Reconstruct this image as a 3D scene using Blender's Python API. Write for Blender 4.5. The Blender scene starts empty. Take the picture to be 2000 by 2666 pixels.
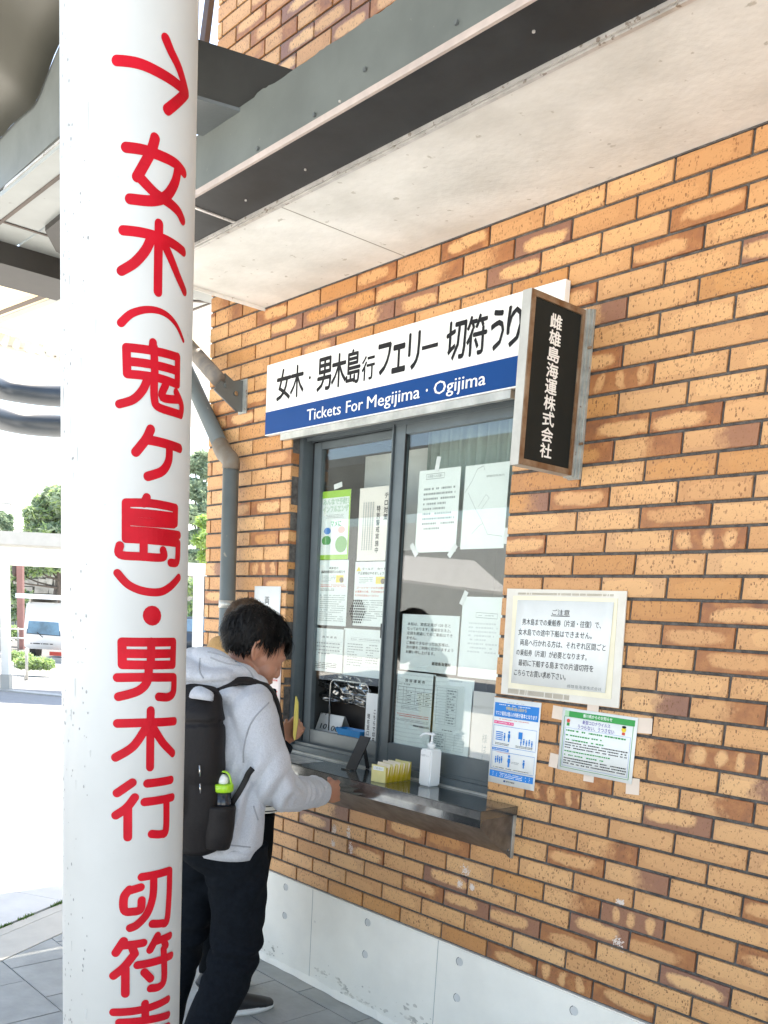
import bpy, bmesh, math, random
import numpy as np
from mathutils import Vector, Matrix, noise
random.seed(7)
R = math.radians
SC = bpy.context.scene
COL = SC.collection

# ------------------------------------------------------------------ camera (metric calibration from the brick courses)
P0 = np.array([899., 2029.]); F0 = 2419.
_L = np.array([-1190.3 - P0[0], 1500.5 - P0[1], F0]); _X = -_L / np.linalg.norm(_L)
_D = np.array([210.5 - P0[0], 15834. - P0[1], F0]); _D -= _D.dot(_X) * _X; _D /= np.linalg.norm(_D); _Z = -_D
_Y = np.cross(_Z, _X)
MC = np.array([_X, _Y, _Z])
CAM = np.array([0., -2.5912, 1.6817])
def ray(px, py): return MC @ np.array([px - P0[0], py - P0[1], F0])
def wp(px, py, y=0.):                     # point of the photo on the vertical plane y
    r = ray(px, py); return Vector(CAM + (y - CAM[1]) / r[1] * r)
def gp(px, py, z=0.):                     # on the level plane z
    r = ray(px, py); return Vector(CAM + (z - CAM[2]) / r[2] * r)
def xp(px, py, x):
    r = ray(px, py); return Vector(CAM + (x - CAM[0]) / r[0] * r)
def dp(px, py, d):
    return Vector(CAM + ray(px, py) / F0 * d)
def proj(p):
    c = MC.T @ (np.array(p, float) - CAM); return P0[0] + F0 * c[0] / c[2], P0[1] + F0 * c[1] / c[2], c[2]

cd = bpy.data.cameras.new('camera'); cam = bpy.data.objects.new('camera', cd); COL.objects.link(cam)
cam.matrix_world = Matrix(((MC[0][0], -MC[0][1], -MC[0][2], CAM[0]), (MC[1][0], -MC[1][1], -MC[1][2], CAM[1]),
                           (MC[2][0], -MC[2][1], -MC[2][2], CAM[2]), (0, 0, 0, 1)))
cd.sensor_fit = 'VERTICAL'; cd.sensor_height = 24; cd.lens = F0 / 2666 * 24
cd.shift_x = (1000 - P0[0]) / 2666; cd.shift_y = (P0[1] - 1333) / 2666
cd.clip_start = .05; cd.clip_end = 2000
SC.camera = cam

# ------------------------------------------------------------------ light
SUN_DIR = Vector((-.28, .35, 1.0)).normalized()        # towards the sun
el = math.asin(SUN_DIR.z); az = math.atan2(SUN_DIR.x, SUN_DIR.y)
W = bpy.data.worlds.new('World'); SC.world = W; W.use_nodes = True
nt = W.node_tree; nt.nodes.clear()
sky = nt.nodes.new('ShaderNodeTexSky'); sky.sky_type = 'NISHITA'; sky.sun_disc = False
sky.sun_elevation = el; sky.sun_rotation = az; sky.dust_density = 1.0; sky.air_density = 1.0; sky.ozone_density = .6
bg = nt.nodes.new('ShaderNodeBackground'); bg.inputs[1].default_value = .15
out = nt.nodes.new('ShaderNodeOutputWorld'); nt.links.new(sky.outputs[0], bg.inputs[0]); nt.links.new(bg.outputs[0], out.inputs[0])
sl = bpy.data.lights.new('sun', 'SUN'); sl.energy = 5.0; sl.angle = R(.5); sl.color = (1, .95, .88)
so = bpy.data.objects.new('sun', sl); COL.objects.link(so)
so.rotation_mode = 'QUATERNION'; so.rotation_quaternion = SUN_DIR.to_track_quat('Z', 'Y'); so.location = (-10, 5, 20)
vs = SC.view_settings; vs.view_transform = 'Standard'; vs.look = 'None'; vs.gamma = 1; vs.use_curve_mapping = False
vs.exposure = 1.95
try:
    vs.use_white_balance = True; vs.white_balance_temperature = 7250; vs.white_balance_tint = 10
except Exception: pass
SC.cycles.use_denoising = True
SC.cycles.max_bounces = 8; SC.cycles.transparent_max_bounces = 12

# ------------------------------------------------------------------ helpers
def mat(name, col, rough=.6, metal=0., var=.12, vsc=6., bump=0., bsc=80., spec=.5, col2=None, spots=None, coat=0., sheen=0.):
    m = bpy.data.materials.new(name); m.use_nodes = True; n = m.node_tree.nodes; l = m.node_tree.links
    b = n['Principled BSDF']; b.inputs['Roughness'].default_value = rough; b.inputs['Metallic'].default_value = metal
    b.inputs['Specular IOR Level'].default_value = spec; b.inputs['Coat Weight'].default_value = coat
    b.inputs['Sheen Weight'].default_value = sheen
    tc = n.new('ShaderNodeTexCoord')
    c = tuple(col) + (1,)
    if var or col2:
        nz = n.new('ShaderNodeTexNoise'); nz.inputs['Scale'].default_value = vsc; nz.inputs['Detail'].default_value = 6; nz.inputs['Roughness'].default_value = .6
        l.new(tc.outputs['Object'], nz.inputs['Vector'])
        rp = n.new('ShaderNodeValToRGB'); l.new(nz.outputs[0], rp.inputs[0])
        a = tuple(max(0, x * (1 - var)) for x in col) + (1,); d = tuple(min(1, x * (1 + var)) for x in col) + (1,)
        if col2: d = tuple(col2) + (1,); a = c
        rp.color_ramp.elements[0].color = a; rp.color_ramp.elements[1].color = d
        rp.color_ramp.elements[0].position = .35; rp.color_ramp.elements[1].position = .65
        cur = rp.outputs[0]
        if spots:      # (scale, threshold, colour)
            sc_, th, sc2 = spots
            n2 = n.new('ShaderNodeTexNoise'); n2.inputs['Scale'].default_value = sc_; n2.inputs['Detail'].default_value = 3
            l.new(tc.outputs['Object'], n2.inputs['Vector'])
            r2 = n.new('ShaderNodeValToRGB'); r2.color_ramp.elements[0].position = th; r2.color_ramp.elements[1].position = th + .05
            l.new(n2.outputs[0], r2.inputs[0])
            mx = n.new('ShaderNodeMixRGB'); mx.inputs[2].default_value = tuple(sc2) + (1,)
            l.new(r2.outputs[0], mx.inputs[0]); l.new(cur, mx.inputs[1]); cur = mx.outputs[0]
        l.new(cur, b.inputs['Base Color'])
    else: b.inputs['Base Color'].default_value = c
    if bump:
        nb = n.new('ShaderNodeTexNoise'); nb.inputs['Scale'].default_value = bsc; nb.inputs['Detail'].default_value = 4
        l.new(tc.outputs['Object'], nb.inputs['Vector'])
        bp = n.new('ShaderNodeBump'); bp.inputs['Strength'].default_value = bump; bp.inputs['Distance'].default_value = .01
        l.new(nb.outputs[0], bp.inputs['Height']); l.new(bp.outputs[0], b.inputs['Normal'])
    return m

def obj(name, bm, m, parent=None, smooth=False):
    me = bpy.data.meshes.new(name)
    if isinstance(bm, bmesh.types.BMesh): bm.to_mesh(me); bm.free()
    else: me.from_pydata(bm[0], [], bm[1]); me.update()
    return meshobj(name, me, m, parent, smooth)
def meshobj(name, me, m, parent=None, smooth=False):
    for x in (m if isinstance(m, (list, tuple)) else [m]): me.materials.append(x)
    if smooth:
        for p in me.polygons: p.use_smooth = True
    o = bpy.data.objects.new(name, me); COL.objects.link(o)
    if parent: attach(o, parent)
    return o
def attach(o, parent):
    o.parent = parent; o.matrix_parent_inverse = Matrix.Translation(-parent.location)
def thing(name, label, cat, loc=(0, 0, 0), group=None):
    o = bpy.data.objects.new(name, None); COL.objects.link(o); o.location = loc; o.empty_display_size = .1
    return tag(o, label, cat, group)
def tag(o, label, cat, group=None, kind=None):
    o['label'] = label; o['category'] = cat
    if group: o['group'] = group
    if kind: o['kind'] = kind
    return o
def struct(o, label=None):
    o['kind'] = 'structure'
    if label: o['label'] = label
    return o
def box(bm, x0, x1, y0, y1, z0, z1, bev=0., mi=0):
    v = [bm.verts.new(c) for c in ((x0, y0, z0), (x1, y0, z0), (x1, y1, z0), (x0, y1, z0), (x0, y0, z1), (x1, y0, z1), (x1, y1, z1), (x0, y1, z1))]
    fs = [bm.faces.new([v[i] for i in q]) for q in ((3, 2, 1, 0), (4, 5, 6, 7), (0, 1, 5, 4), (1, 2, 6, 5), (2, 3, 7, 6), (3, 0, 4, 7))]
    for f in fs: f.material_index = mi
    if bev: bmesh.ops.bevel(bm, geom=list({e for f in fs for e in f.edges}), offset=bev, segments=2, affect='EDGES')
def bx(name, x0, x1, y0, y1, z0, z1, m, parent=None, bev=0.):
    b = bmesh.new(); box(b, x0, x1, y0, y1, z0, z1, bev); return obj(name, b, m, parent)
def slab(bm, pts, off, mi=0):             # polygon of points, extruded by the vector off
    off = Vector(off); a = [bm.verts.new(p) for p in pts]; b = [bm.verts.new(Vector(p) + off) for p in pts]
    f = [bm.faces.new(a), bm.faces.new(b[::-1])]
    for i in range(len(a)):
        j = (i + 1) % len(a); f.append(bm.faces.new((a[i], b[i], b[j], a[j])))
    for q in f: q.material_index = mi
    bmesh.ops.recalc_face_normals(bm, faces=f)
def slabo(name, pts, off, m, parent=None):
    b = bmesh.new(); slab(b, pts, off); return obj(name, b, m, parent)
def frame_of(t):
    t = t.normalized(); u = Vector((0, 0, 1)) if abs(t.z) < .95 else Vector((1, 0, 0))
    a = t.cross(u).normalized(); return a, t.cross(a).normalized()
def tube(bm, pts, rad, n=12, cap=True, mi=0, flat=None, up=None):
    # pts: points; rad: one radius, list of radii, or list of (ra, rb)
    pts = [Vector(p) for p in pts]; rings = []; pa = None
    for i, p in enumerate(pts):
        t = (pts[min(i + 1, len(pts) - 1)] - pts[max(i - 1, 0)])
        if up is not None:
            a = Vector(up).normalized(); a = (a - t.normalized() * a.dot(t.normalized())).normalized(); b = t.normalized().cross(a)
        else:
            a, b = frame_of(t)
            if pa is not None:
                a = (pa - t.normalized() * pa.dot(t.normalized())).normalized(); b = t.normalized().cross(a)
        pa = a
        r = rad[i] if isinstance(rad, (list, tuple)) else rad
        ra, rb = r if isinstance(r, (list, tuple)) else (r, r)
        rings.append([bm.verts.new(p + a * ra * math.cos(2 * math.pi * k / n) + b * rb * math.sin(2 * math.pi * k / n)) for k in range(n)])
    fs = []
    for q, w in zip(rings, rings[1:]):
        for k in range(n): fs.append(bm.faces.new((q[k], q[(k + 1) % n], w[(k + 1) % n], w[k])))
    if cap: fs += [bm.faces.new(rings[0][::-1]), bm.faces.new(rings[-1])]
    for f in fs: f.material_index = mi
    return fs
def tubeo(name, pts, rad, m, parent=None, n=12, smooth=True, **k):
    b = bmesh.new(); tube(b, pts, rad, n, **k); bmesh.ops.recalc_face_normals(b, faces=b.faces); return obj(name, b, m, parent, smooth)
def ell(bm, c, r, n=16, rot=None):
    M_ = Matrix.Translation(c) @ (rot.to_4x4() if rot else Matrix.Identity(4)) @ Matrix.Diagonal((*r, 1))
    bmesh.ops.create_uvsphere(bm, u_segments=n, v_segments=max(6, n // 2), radius=1, matrix=M_)
def smoothpath(pts, k=6):
    pts = [Vector(p) for p in pts]; o = []
    for i in range(len(pts) - 1):
        a = pts[max(i - 1, 0)]; b = pts[i]; c = pts[i + 1]; d = pts[min(i + 2, len(pts) - 1)]
        for j in range(k):
            t = j / k
            o.append(.5 * ((2 * b) + (c - a) * t + (2 * a - 5 * b + 4 * c - d) * t * t + (-a + 3 * b - 3 * c + d) * t ** 3))
    o.append(pts[-1]); return o
def remesh(bm, vox, sm=4, disp=None):
    me = bpy.data.meshes.new('tmp'); bmesh.ops.recalc_face_normals(bm, faces=bm.faces); bm.to_mesh(me); bm.free()
    o = bpy.data.objects.new('tmp', me); COL.objects.link(o)
    md = o.modifiers.new('r', 'REMESH'); md.mode = 'VOXEL'; md.voxel_size = vox
    s = o.modifiers.new('s', 'SMOOTH'); s.factor = .6; s.iterations = sm
    dg = bpy.context.evaluated_depsgraph_get(); r = bpy.data.meshes.new_from_object(o.evaluated_get(dg))
    bpy.data.objects.remove(o); bpy.data.meshes.remove(me)
    if disp:
        ns = [v.normal.copy() for v in r.vertices]
        for v, nn in zip(r.vertices, ns): v.co += nn * disp(v.co)
        r.update()
    return r

_tc = {}
def glyphs(body, bold=0., res=2):
    key = (body, bold, res)
    if key not in _tc:
        c = bpy.data.curves.new('t', 'FONT'); c.body = body; c.resolution_u = res; c.dimensions = '2D'; c.fill_mode = 'FRONT'; c.offset = bold; c.size = 1
        o = bpy.data.objects.new('t', c); COL.objects.link(o)
        me = bpy.data.meshes.new_from_object(o.evaluated_get(bpy.context.evaluated_depsgraph_get()))
        _tc[key] = ([tuple(v.co[:2]) for v in me.vertices], [tuple(p.vertices) for p in me.polygons])
        bpy.data.objects.remove(o); bpy.data.curves.remove(c); bpy.data.meshes.remove(me)
    return _tc[key]
class Print:          # flat print on one plane; fn(u, v, lift) -> world
    def __init__(s, fn): s.fn = fn; s.v = []; s.f = []; s.m = []; s.mats = []; s.k = 0
    def mi(s, m):
        if m not in s.mats: s.mats.append(m)
        return s.mats.index(m)
    def add(s, V, Fs, m, same=False):
        b = len(s.v)
        if not same: s.k += 1
        lift = s.k * .00002
        s.v += [tuple(s.fn(u, v, lift)) for u, v in V]; s.f += [tuple(i + b for i in f) for f in Fs]; s.m += [s.mi(m)] * len(Fs)
    def rect(s, u0, u1, v0, v1, m):
        n = 12 if abs(u1 - u0) > .12 else 1
        s.add([(u0 + (u1 - u0) * i / n, v) for i in range(n + 1) for v in (v0, v1)], [(2 * i, 2 * i + 2, 2 * i + 3, 2 * i + 1) for i in range(n)], m)
    def line(s, pts, w, m, closed=False):
        if closed: pts = pts + [pts[0]]
        for (a, b), (c, d) in zip(pts, pts[1:]):
            if abs(c - a) > .3 and not closed and len(pts) == 2 or (closed and abs(c - a) > .3):
                for i in range(8): s._seg(a + (c - a) * i / 8, b + (d - b) * i / 8, a + (c - a) * (i + 1) / 8, b + (d - b) * (i + 1) / 8, w, m, i > 0)
                continue
            s._seg(a, b, c, d, w, m)
    def _seg(s, a, b, c, d, w, m, same=False):
            L = math.hypot(c - a, d - b) or 1; nx, ny = -(d - b) / L * w / 2, (c - a) / L * w / 2
            s.add([(a + nx, b + ny), (a - nx, b - ny), (c - nx, d - ny), (c + nx, d + ny)], [(0, 1, 2, 3)], m, same)
    def disc(s, u, v, r, m, n=16, e=1.): s.add([(u + r * math.cos(2 * math.pi * i / n), v + r * e * math.sin(2 * math.pi * i / n)) for i in range(n)], [tuple(range(n))], m)
    def bolded(s, V, Fs, m, du, dv, bold):      # heavier strokes: the glyph printed several times, a hair apart
        if bold <= .006: s.add(V, Fs, m); return
        k = bold * .75
        for a, c in (((-1, 0), (1, 0), (0, 1), (0, -1)) if bold > .015 else ((-1, 0), (1, 0))):
            s.add([(u + a * k * du, v + c * k * dv) for u, v in V], Fs, m)
    def text(s, body, u0, u1, v0, v1, m, bold=0., fit=True, cap=None):
        V, Fs = glyphs(body, 0.)
        if not V: return
        xs = [p[0] for p in V]; ys = [p[1] for p in V]; a, b = min(xs), max(xs); c, d = min(ys), max(ys)
        if cap: c, d = 0., cap
        ku = (u1 - u0) / (b - a); kv = (v1 - v0) / (d - c)
        if not fit: ku = kv
        s.bolded([(u0 + (x - a) * ku, v0 + (y - c) * kv) for x, y in V], Fs, m, ku, kv, bold)
    def ctext(s, body, u0, v0, h, m, bold=0., asp=1.):     # text with em height h on a baseline
        V, Fs = glyphs(body, 0.)
        if V: s.bolded([(u0 + x * h * asp, v0 + y * h) for x, y in V], Fs, m, h * asp, h, bold)
    def vtext(s, body, u, v1, cell, m, bold=0., asp=1., step=1.06):
        for i, ch in enumerate(body):
            if ch == ' ': continue
            if ch == 'ー': s.rect(u + cell * asp * .42, u + cell * asp * .52, v1 - (i + .85) * cell * step, v1 - (i + .15) * cell * step, m); continue
            s.ctext(ch, u, v1 - (i + .86) * cell * step, cell, m, bold, asp)
    def scrawl(s, u0, u1, v0, v1, n, m, seed=1, vert=False):   # print too small to read: rows of short marks
        rd = random.Random(seed); h = (v1 - v0) / n
        for i in range(n):
            u = u0; v = v1 - (i + .5) * h; e = u0 + (u1 - u0) * (1 if i % 4 < 3 else rd.uniform(.4, .9))
            while u < e:
                w = rd.uniform(.002, .006)
                if rd.random() > .12: s.rect(u, min(u + w * .8, e), v - h * .2, v + h * .18, m)
                u += w
    def make(s, name, parent):
        me = bpy.data.meshes.new(name); me.from_pydata(s.v, [], s.f); me.update()
        o = meshobj(name, me, s.mats, parent)
        for p, i in zip(me.polygons, s.m): p.material_index = i
        return o

# ------------------------------------------------------------------ materials
m_white = mat('white_paint', (.80, .80, .78), .35, var=.03, vsc=3)
m_colw = mat('column_paint', (.54, .565, .565), .45, var=.05, vsc=2.5, spec=.35, bump=.03, bsc=35, spots=(60, .74, (.40, .41, .40)))
m_red = mat('red_vinyl', (.47, .002, .014), .5, spec=.2, var=.12, vsc=14)
m_mortar = mat('mortar', (.105, .098, .092), .95, var=.35, vsc=40, bump=.6, bsc=200)
m_conc = mat('concrete', (.86, .83, .75), .85, var=.05, vsc=3, spec=.2, bump=.15, bsc=120, spots=(22, .75, (.60, .58, .53)))
m_soffit = mat('soffit_concrete', (.86, .85, .80), .85, col2=(.66, .65, .60), vsc=2.6, bump=.12, bsc=45, spots=(26, .675, (.54, .52, .46)), spec=.2)
m_steel = mat('painted_steel', (.12, .135, .135), .42, var=.15, vsc=3, bump=.04, spots=(60, .76, (.30, .31, .30)))
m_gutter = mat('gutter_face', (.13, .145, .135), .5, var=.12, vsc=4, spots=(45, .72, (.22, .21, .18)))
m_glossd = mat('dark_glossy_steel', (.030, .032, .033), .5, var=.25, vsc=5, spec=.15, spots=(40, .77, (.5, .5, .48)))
m_alu = mat('dark_aluminium', (.115, .14, .15), .38, metal=.35, var=.08, vsc=10)
m_aluL = mat('worn_aluminium', (.45, .45, .42), .4, metal=.5, var=.2, vsc=12)
m_black = mat('black_rubber', (.012, .012, .013), .5, var=.1)
m_stain = mat('stainless', (.42, .43, .43), .16, metal=1., var=.12, vsc=9)
m_stainr = mat('worn_stainless', (.19, .19, .19), .42, metal=.85, var=.3, vsc=14)
m_paper = mat('paper', (.80, .82, .80), .6, var=.02, vsc=20, spec=.15)
m_paperc = mat('cream_paper', (.80, .72, .60), .6, var=.03, spec=.15)
m_blue = mat('blue_print', (.002, .052, .21), .4, var=.03, spec=.15)
m_blue2 = mat('light_blue_print', (.03, .22, .60), .5, var=.03, spec=.15)
m_ink = mat('black_ink', (.015, .015, .017), .5, var=0, spec=.15)
m_grey = mat('grey_ink', (.33, .35, .35), .6, var=0, spec=.15)
m_redi = mat('red_ink', (.65, .10, .07), .6, var=0, spec=.15)
m_pink = mat('pink_ink', (.80, .13, .30), .6, var=0, spec=.15)
m_green = mat('green_ink', (.05, .33, .09), .6, var=0, spec=.15)
m_lime = mat('lime_ink', (.35, .60, .06), .5, var=0, spec=.15)
m_yel = mat('yellow_ink', (.80, .60, .06), .5, var=0, spec=.15)
m_purp = mat('violet_ink', (.16, .13, .40), .6, var=0, spec=.15)
m_wtext = mat('white_lettering', (.82, .82, .80), .5, var=0, spec=.15)
m_wood = mat('weathered_wood', (.21, .115, .055), .6, col2=(.10, .06, .035), vsc=25, bump=.2)
m_galv = mat('galvanised', (.40, .42, .40), .5, metal=.4, var=.2, vsc=25, spots=(30, .66, (.20, .09, .04)))
m_card = mat('cardboard', (.68, .60, .47), .8, var=.08, vsc=15, bump=.1)
m_tape = mat('paper_tape', (.72, .60, .50), .5, var=.06)
def glass_mat(name, tint, refl=.5):
    m = bpy.data.materials.new(name); m.use_nodes = True; n = m.node_tree.nodes; l = m.node_tree.links; n.clear()
    o = n.new('ShaderNodeOutputMaterial'); t = n.new('ShaderNodeBsdfTransparent'); t.inputs[0].default_value = (*tint, 1)
    g = n.new('ShaderNodeBsdfGlossy'); g.inputs['Roughness'].default_value = .01
    lw = n.new('ShaderNodeLayerWeight'); lw.inputs[0].default_value = .5
    pw = n.new('ShaderNodeMath'); pw.operation = 'POWER'; pw.inputs[1].default_value = 4.; l.new(lw.outputs['Facing'], pw.inputs[0])
    mp = n.new('ShaderNodeMath'); mp.operation = 'MULTIPLY_ADD'; mp.inputs[1].default_value = .9; mp.inputs[2].default_value = .045 * refl; mp.use_clamp = True
    l.new(pw.outputs[0], mp.inputs[0]); x = n.new('ShaderNodeMixShader'); l.new(mp.outputs[0], x.inputs[0])
    l.new(t.outputs[0], x.inputs[1]); l.new(g.outputs[0], x.inputs[2]); l.new(x.outputs[0], o.inputs[0]); return m
m_glass = glass_mat('window_glass', (.955, .985, .975), 1.9)

def brick_mat():
    m = bpy.data.materials.new('glazed_brick'); m.use_nodes = True; n = m.node_tree.nodes; l = m.node_tree.links; b = n['Principled BSDF']
    def N(t, **k):
        x = n.new(t)
        for a, v in k.items(): setattr(x, a, v)
        return x
    def math_(op, a, c=None, clamp=False):
        x = N('ShaderNodeMath', operation=op, use_clamp=clamp)
        for i, q in enumerate((a, c)):
            if q is None: continue
            if isinstance(q, (int, float)): x.inputs[i].default_value = q
            else: l.new(q, x.inputs[i])
        return x.outputs[0]
    def at(nm): return N('ShaderNodeAttribute', attribute_name=nm)
    lp = at('lp').outputs['Vector']; rnd = at('rnd').outputs['Fac']; typ = at('typ').outputs['Fac']
    geo = N('ShaderNodeTexCoord').outputs['Object']
    off = N('ShaderNodeVectorMath', operation='SCALE'); off.inputs[0].default_value = (37, 11, 23); l.new(rnd, off.inputs['Scale'])
    pos = N('ShaderNodeVectorMath', operation='ADD'); l.new(lp, pos.inputs[0]); l.new(off.outputs[0], pos.inputs[1]); pos = pos.outputs[0]
    def noise_(sc, det=3, rough=.5, vec=None):
        x = N('ShaderNodeTexNoise'); x.inputs['Scale'].default_value = sc; x.inputs['Detail'].default_value = det; x.inputs['Roughness'].default_value = rough
        l.new(vec or pos, x.inputs['Vector']); return x.outputs[0]
    def ramp(v, stops):
        x = N('ShaderNodeValToRGB'); l.new(v, x.inputs[0]); e = x.color_ramp.elements
        e[0].position = stops[0][0]; e[0].color = (*stops[0][1], 1); e[1].position = stops[-1][0]; e[1].color = (*stops[-1][1], 1)
        for p, c in stops[1:-1]: q = e.new(p); q.color = (*c, 1)
        return x.outputs[0]
    def mix(f, a, c):
        x = N('ShaderNodeMixRGB')
        for i, q in enumerate((f, a, c)):
            if isinstance(q, tuple): x.inputs[i].default_value = (*q, 1)
            elif isinstance(q, (int, float)): x.inputs[i].default_value = q
            else: l.new(q, x.inputs[i])
        return x.outputs[0]
    sep = N('ShaderNodeSeparateXYZ'); l.new(lp, sep.inputs[0]); X, Z = sep.outputs[0], sep.outputs[2]
    wq = N('ShaderNodeTexNoise'); wq.inputs['Scale'].default_value = 9; wq.inputs['Detail'].default_value = 3; l.new(pos, wq.inputs['Vector'])
    wsep = N('ShaderNodeSeparateColor'); l.new(wq.outputs['Color'], wsep.inputs[0])
    X = math_('ADD', X, math_('MULTIPLY', math_('SUBTRACT', wsep.outputs[0], .5), .09)); Z = math_('ADD', Z, math_('MULTIPLY', math_('SUBTRACT', wsep.outputs[1], .5), .022))
    soft = noise_(28, 3, .6)
    tan = mix(rnd, (.64, .330, .135), (.74, .430, .20))
    tan = mix(math_('GREATER_THAN', math_('FRACT', math_('MULTIPLY', rnd, 7.3)), .86), tan, (.52, .225, .06))
    tan = mix(math_('MULTIPLY', soft, .45), tan, (.74, .43, .19))
    brown = ramp(noise_(22, 4, .6), [(.3, (.22, .085, .04)), (.5, (.33, .12, .042)), (.72, (.48, .21, .07))])
    brown = mix(math_('MULTIPLY', math_('GREATER_THAN', rnd, .72), .8), brown, (.235, .115, .085))
    # oval of distance: 0 centre .. 1 edge
    jit = math_('MULTIPLY', math_('SUBTRACT', noise_(40, 5, .7), .5), 1.5)
    shx = math_('MULTIPLY', math_('SUBTRACT', math_('FRACT', math_('MULTIPLY', rnd, 17.7)), .5), .07); shz = math_('MULTIPLY', math_('SUBTRACT', math_('FRACT', math_('MULTIPLY', rnd, 31.3)), .5), .016)
    ax = math_('POWER', math_('DIVIDE', math_('ABSOLUTE', math_('ADD', X, shx)), .100), 4.0); azz = math_('POWER', math_('DIVIDE', math_('ABSOLUTE', math_('ADD', Z, shz)), .0245), 2.6)
    d = math_('ADD', math_('ADD', ax, azz), jit)
    f1 = ramp(d, [(.35, (0, 0, 0)), (.85, (.8, .8, .8)), (1.3, (1, 1, 1))])
    # three bright spots
    w = math_('ABSOLUTE', math_('SUBTRACT', math_('FRACT', math_('ADD', math_('DIVIDE', X, .070), .5)), .5))
    ds = math_('ADD', math_('ADD', math_('POWER', math_('DIVIDE', w, .30), 2.0), math_('POWER', math_('DIVIDE', math_('ABSOLUTE', Z), .031), 3.0)), jit)
    f2 = ramp(ds, [(.25, (0, 0, 0)), (1.15, (1, 1, 1))])
    # burnt on one end
    dh = math_('ADD', math_('DIVIDE', math_('ADD', X, .02), .06), math_('MULTIPLY', jit, 1.6))
    f3 = ramp(dh, [(0., (0, 0, 0)), (1.0, (1, 1, 1))])
    t1 = math_('COMPARE', typ, 1.0); t1.node.inputs[2].default_value = .3
    t2 = math_('COMPARE', typ, 2.0); t2.node.inputs[2].default_value = .3
    t3 = math_('COMPARE', typ, 3.0); t3.node.inputs[2].default_value = .3
    f = math_('ADD', math_('ADD', math_('MULTIPLY', f1, t1), math_('MULTIPLY', f2, t2)), math_('MULTIPLY', f3, t3), True)
    # plain bricks keep a faint dark rim
    rim = math_('MULTIPLY', ramp(d, [(.9, (0, 0, 0)), (1.6, (1, 1, 1))]), .22)
    f = math_('MAXIMUM', f, rim)
    colr = mix(f, tan, brown)
    # iron specks, two sizes, each with its own strength
    for sc3, d0, pk, st in ((125, .37, .55, 1.0), (215, .46, .45, .9)):
        vo = N('ShaderNodeMapping'); vo.inputs['Scale'].default_value = (1, 1, .6); l.new(pos, vo.inputs[0])
        wv = N('ShaderNodeVectorMath', operation='ADD'); l.new(vo.outputs[0], wv.inputs[0])
        nzc = N('ShaderNodeTexNoise'); nzc.inputs['Scale'].default_value = 260; l.new(pos, nzc.inputs['Vector'])
        sc4 = N('ShaderNodeVectorMath', operation='SCALE'); sc4.inputs['Scale'].default_value = .006; l.new(nzc.outputs['Color'], sc4.inputs[0]); l.new(sc4.outputs[0], wv.inputs[1])
        sp = N('ShaderNodeTexVoronoi'); sp.inputs['Scale'].default_value = sc3; l.new(wv.outputs[0], sp.inputs['Vector'])
        pick = N('ShaderNodeSeparateColor'); l.new(sp.outputs['Color'], pick.inputs[0])
        s1 = math_('MULTIPLY', math_('LESS_THAN', sp.outputs['Distance'], math_('MULTIPLY', pick.outputs[1], d0 * 1.25)), math_('GREATER_THAN', pick.outputs[0], pk))
        colr = mix(math_('MULTIPLY', s1, math_('MULTIPLY', pick.outputs[2], st)), colr, (.16, .065, .022))
    # some bricks burnt a little darker or redder all over
    tone = math_('FRACT', math_('MULTIPLY', rnd, 53.1))
    colr = mix(math_('MULTIPLY', math_('POWER', tone, 2.2), .42), colr, (.42, .17, .055))
    # dirt in world space
    dn = noise_(1.6, 5, .6, geo)
    colr = mix(ramp(dn, [(.42, (0, 0, 0)), (.75, (.45, .45, .45))]), colr, (.34, .17, .075))
    l.new(colr, b.inputs['Base Color']); b.inputs['Roughness'].default_value = .52
    bp = N('ShaderNodeBump'); bp.inputs['Strength'].default_value = .35; bp.inputs['Distance'].default_value = .003
    l.new(noise_(160, 3, .6), bp.inputs['Height']); l.new(bp.outputs[0], b.inputs['Normal'])
    return m
m_brick = brick_mat()

# ------------------------------------------------------------------ ground
ground_z = 0.
b = bmesh.new(); box(b, -1500, 1500, -1500, 1500, -.3, -.012)
m_plaza = mat('plaza_paving', (.60, .59, .57), .85, var=.08, vsc=.6, bump=.05, spots=(9, .72, (.42, .42, .40)))
struct(obj('ground', b, m_plaza))
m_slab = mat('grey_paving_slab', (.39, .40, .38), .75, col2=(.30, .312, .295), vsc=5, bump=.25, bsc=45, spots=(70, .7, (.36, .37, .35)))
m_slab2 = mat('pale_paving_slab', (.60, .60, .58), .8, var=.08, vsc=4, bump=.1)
m_beige = mat('beige_kerb_stone', (.52, .50, .44), .85, var=.06, vsc=8, bump=.1, bsc=160)
m_joint = mat('paving_joint', (.10, .10, .10), .95, var=.2)
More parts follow.
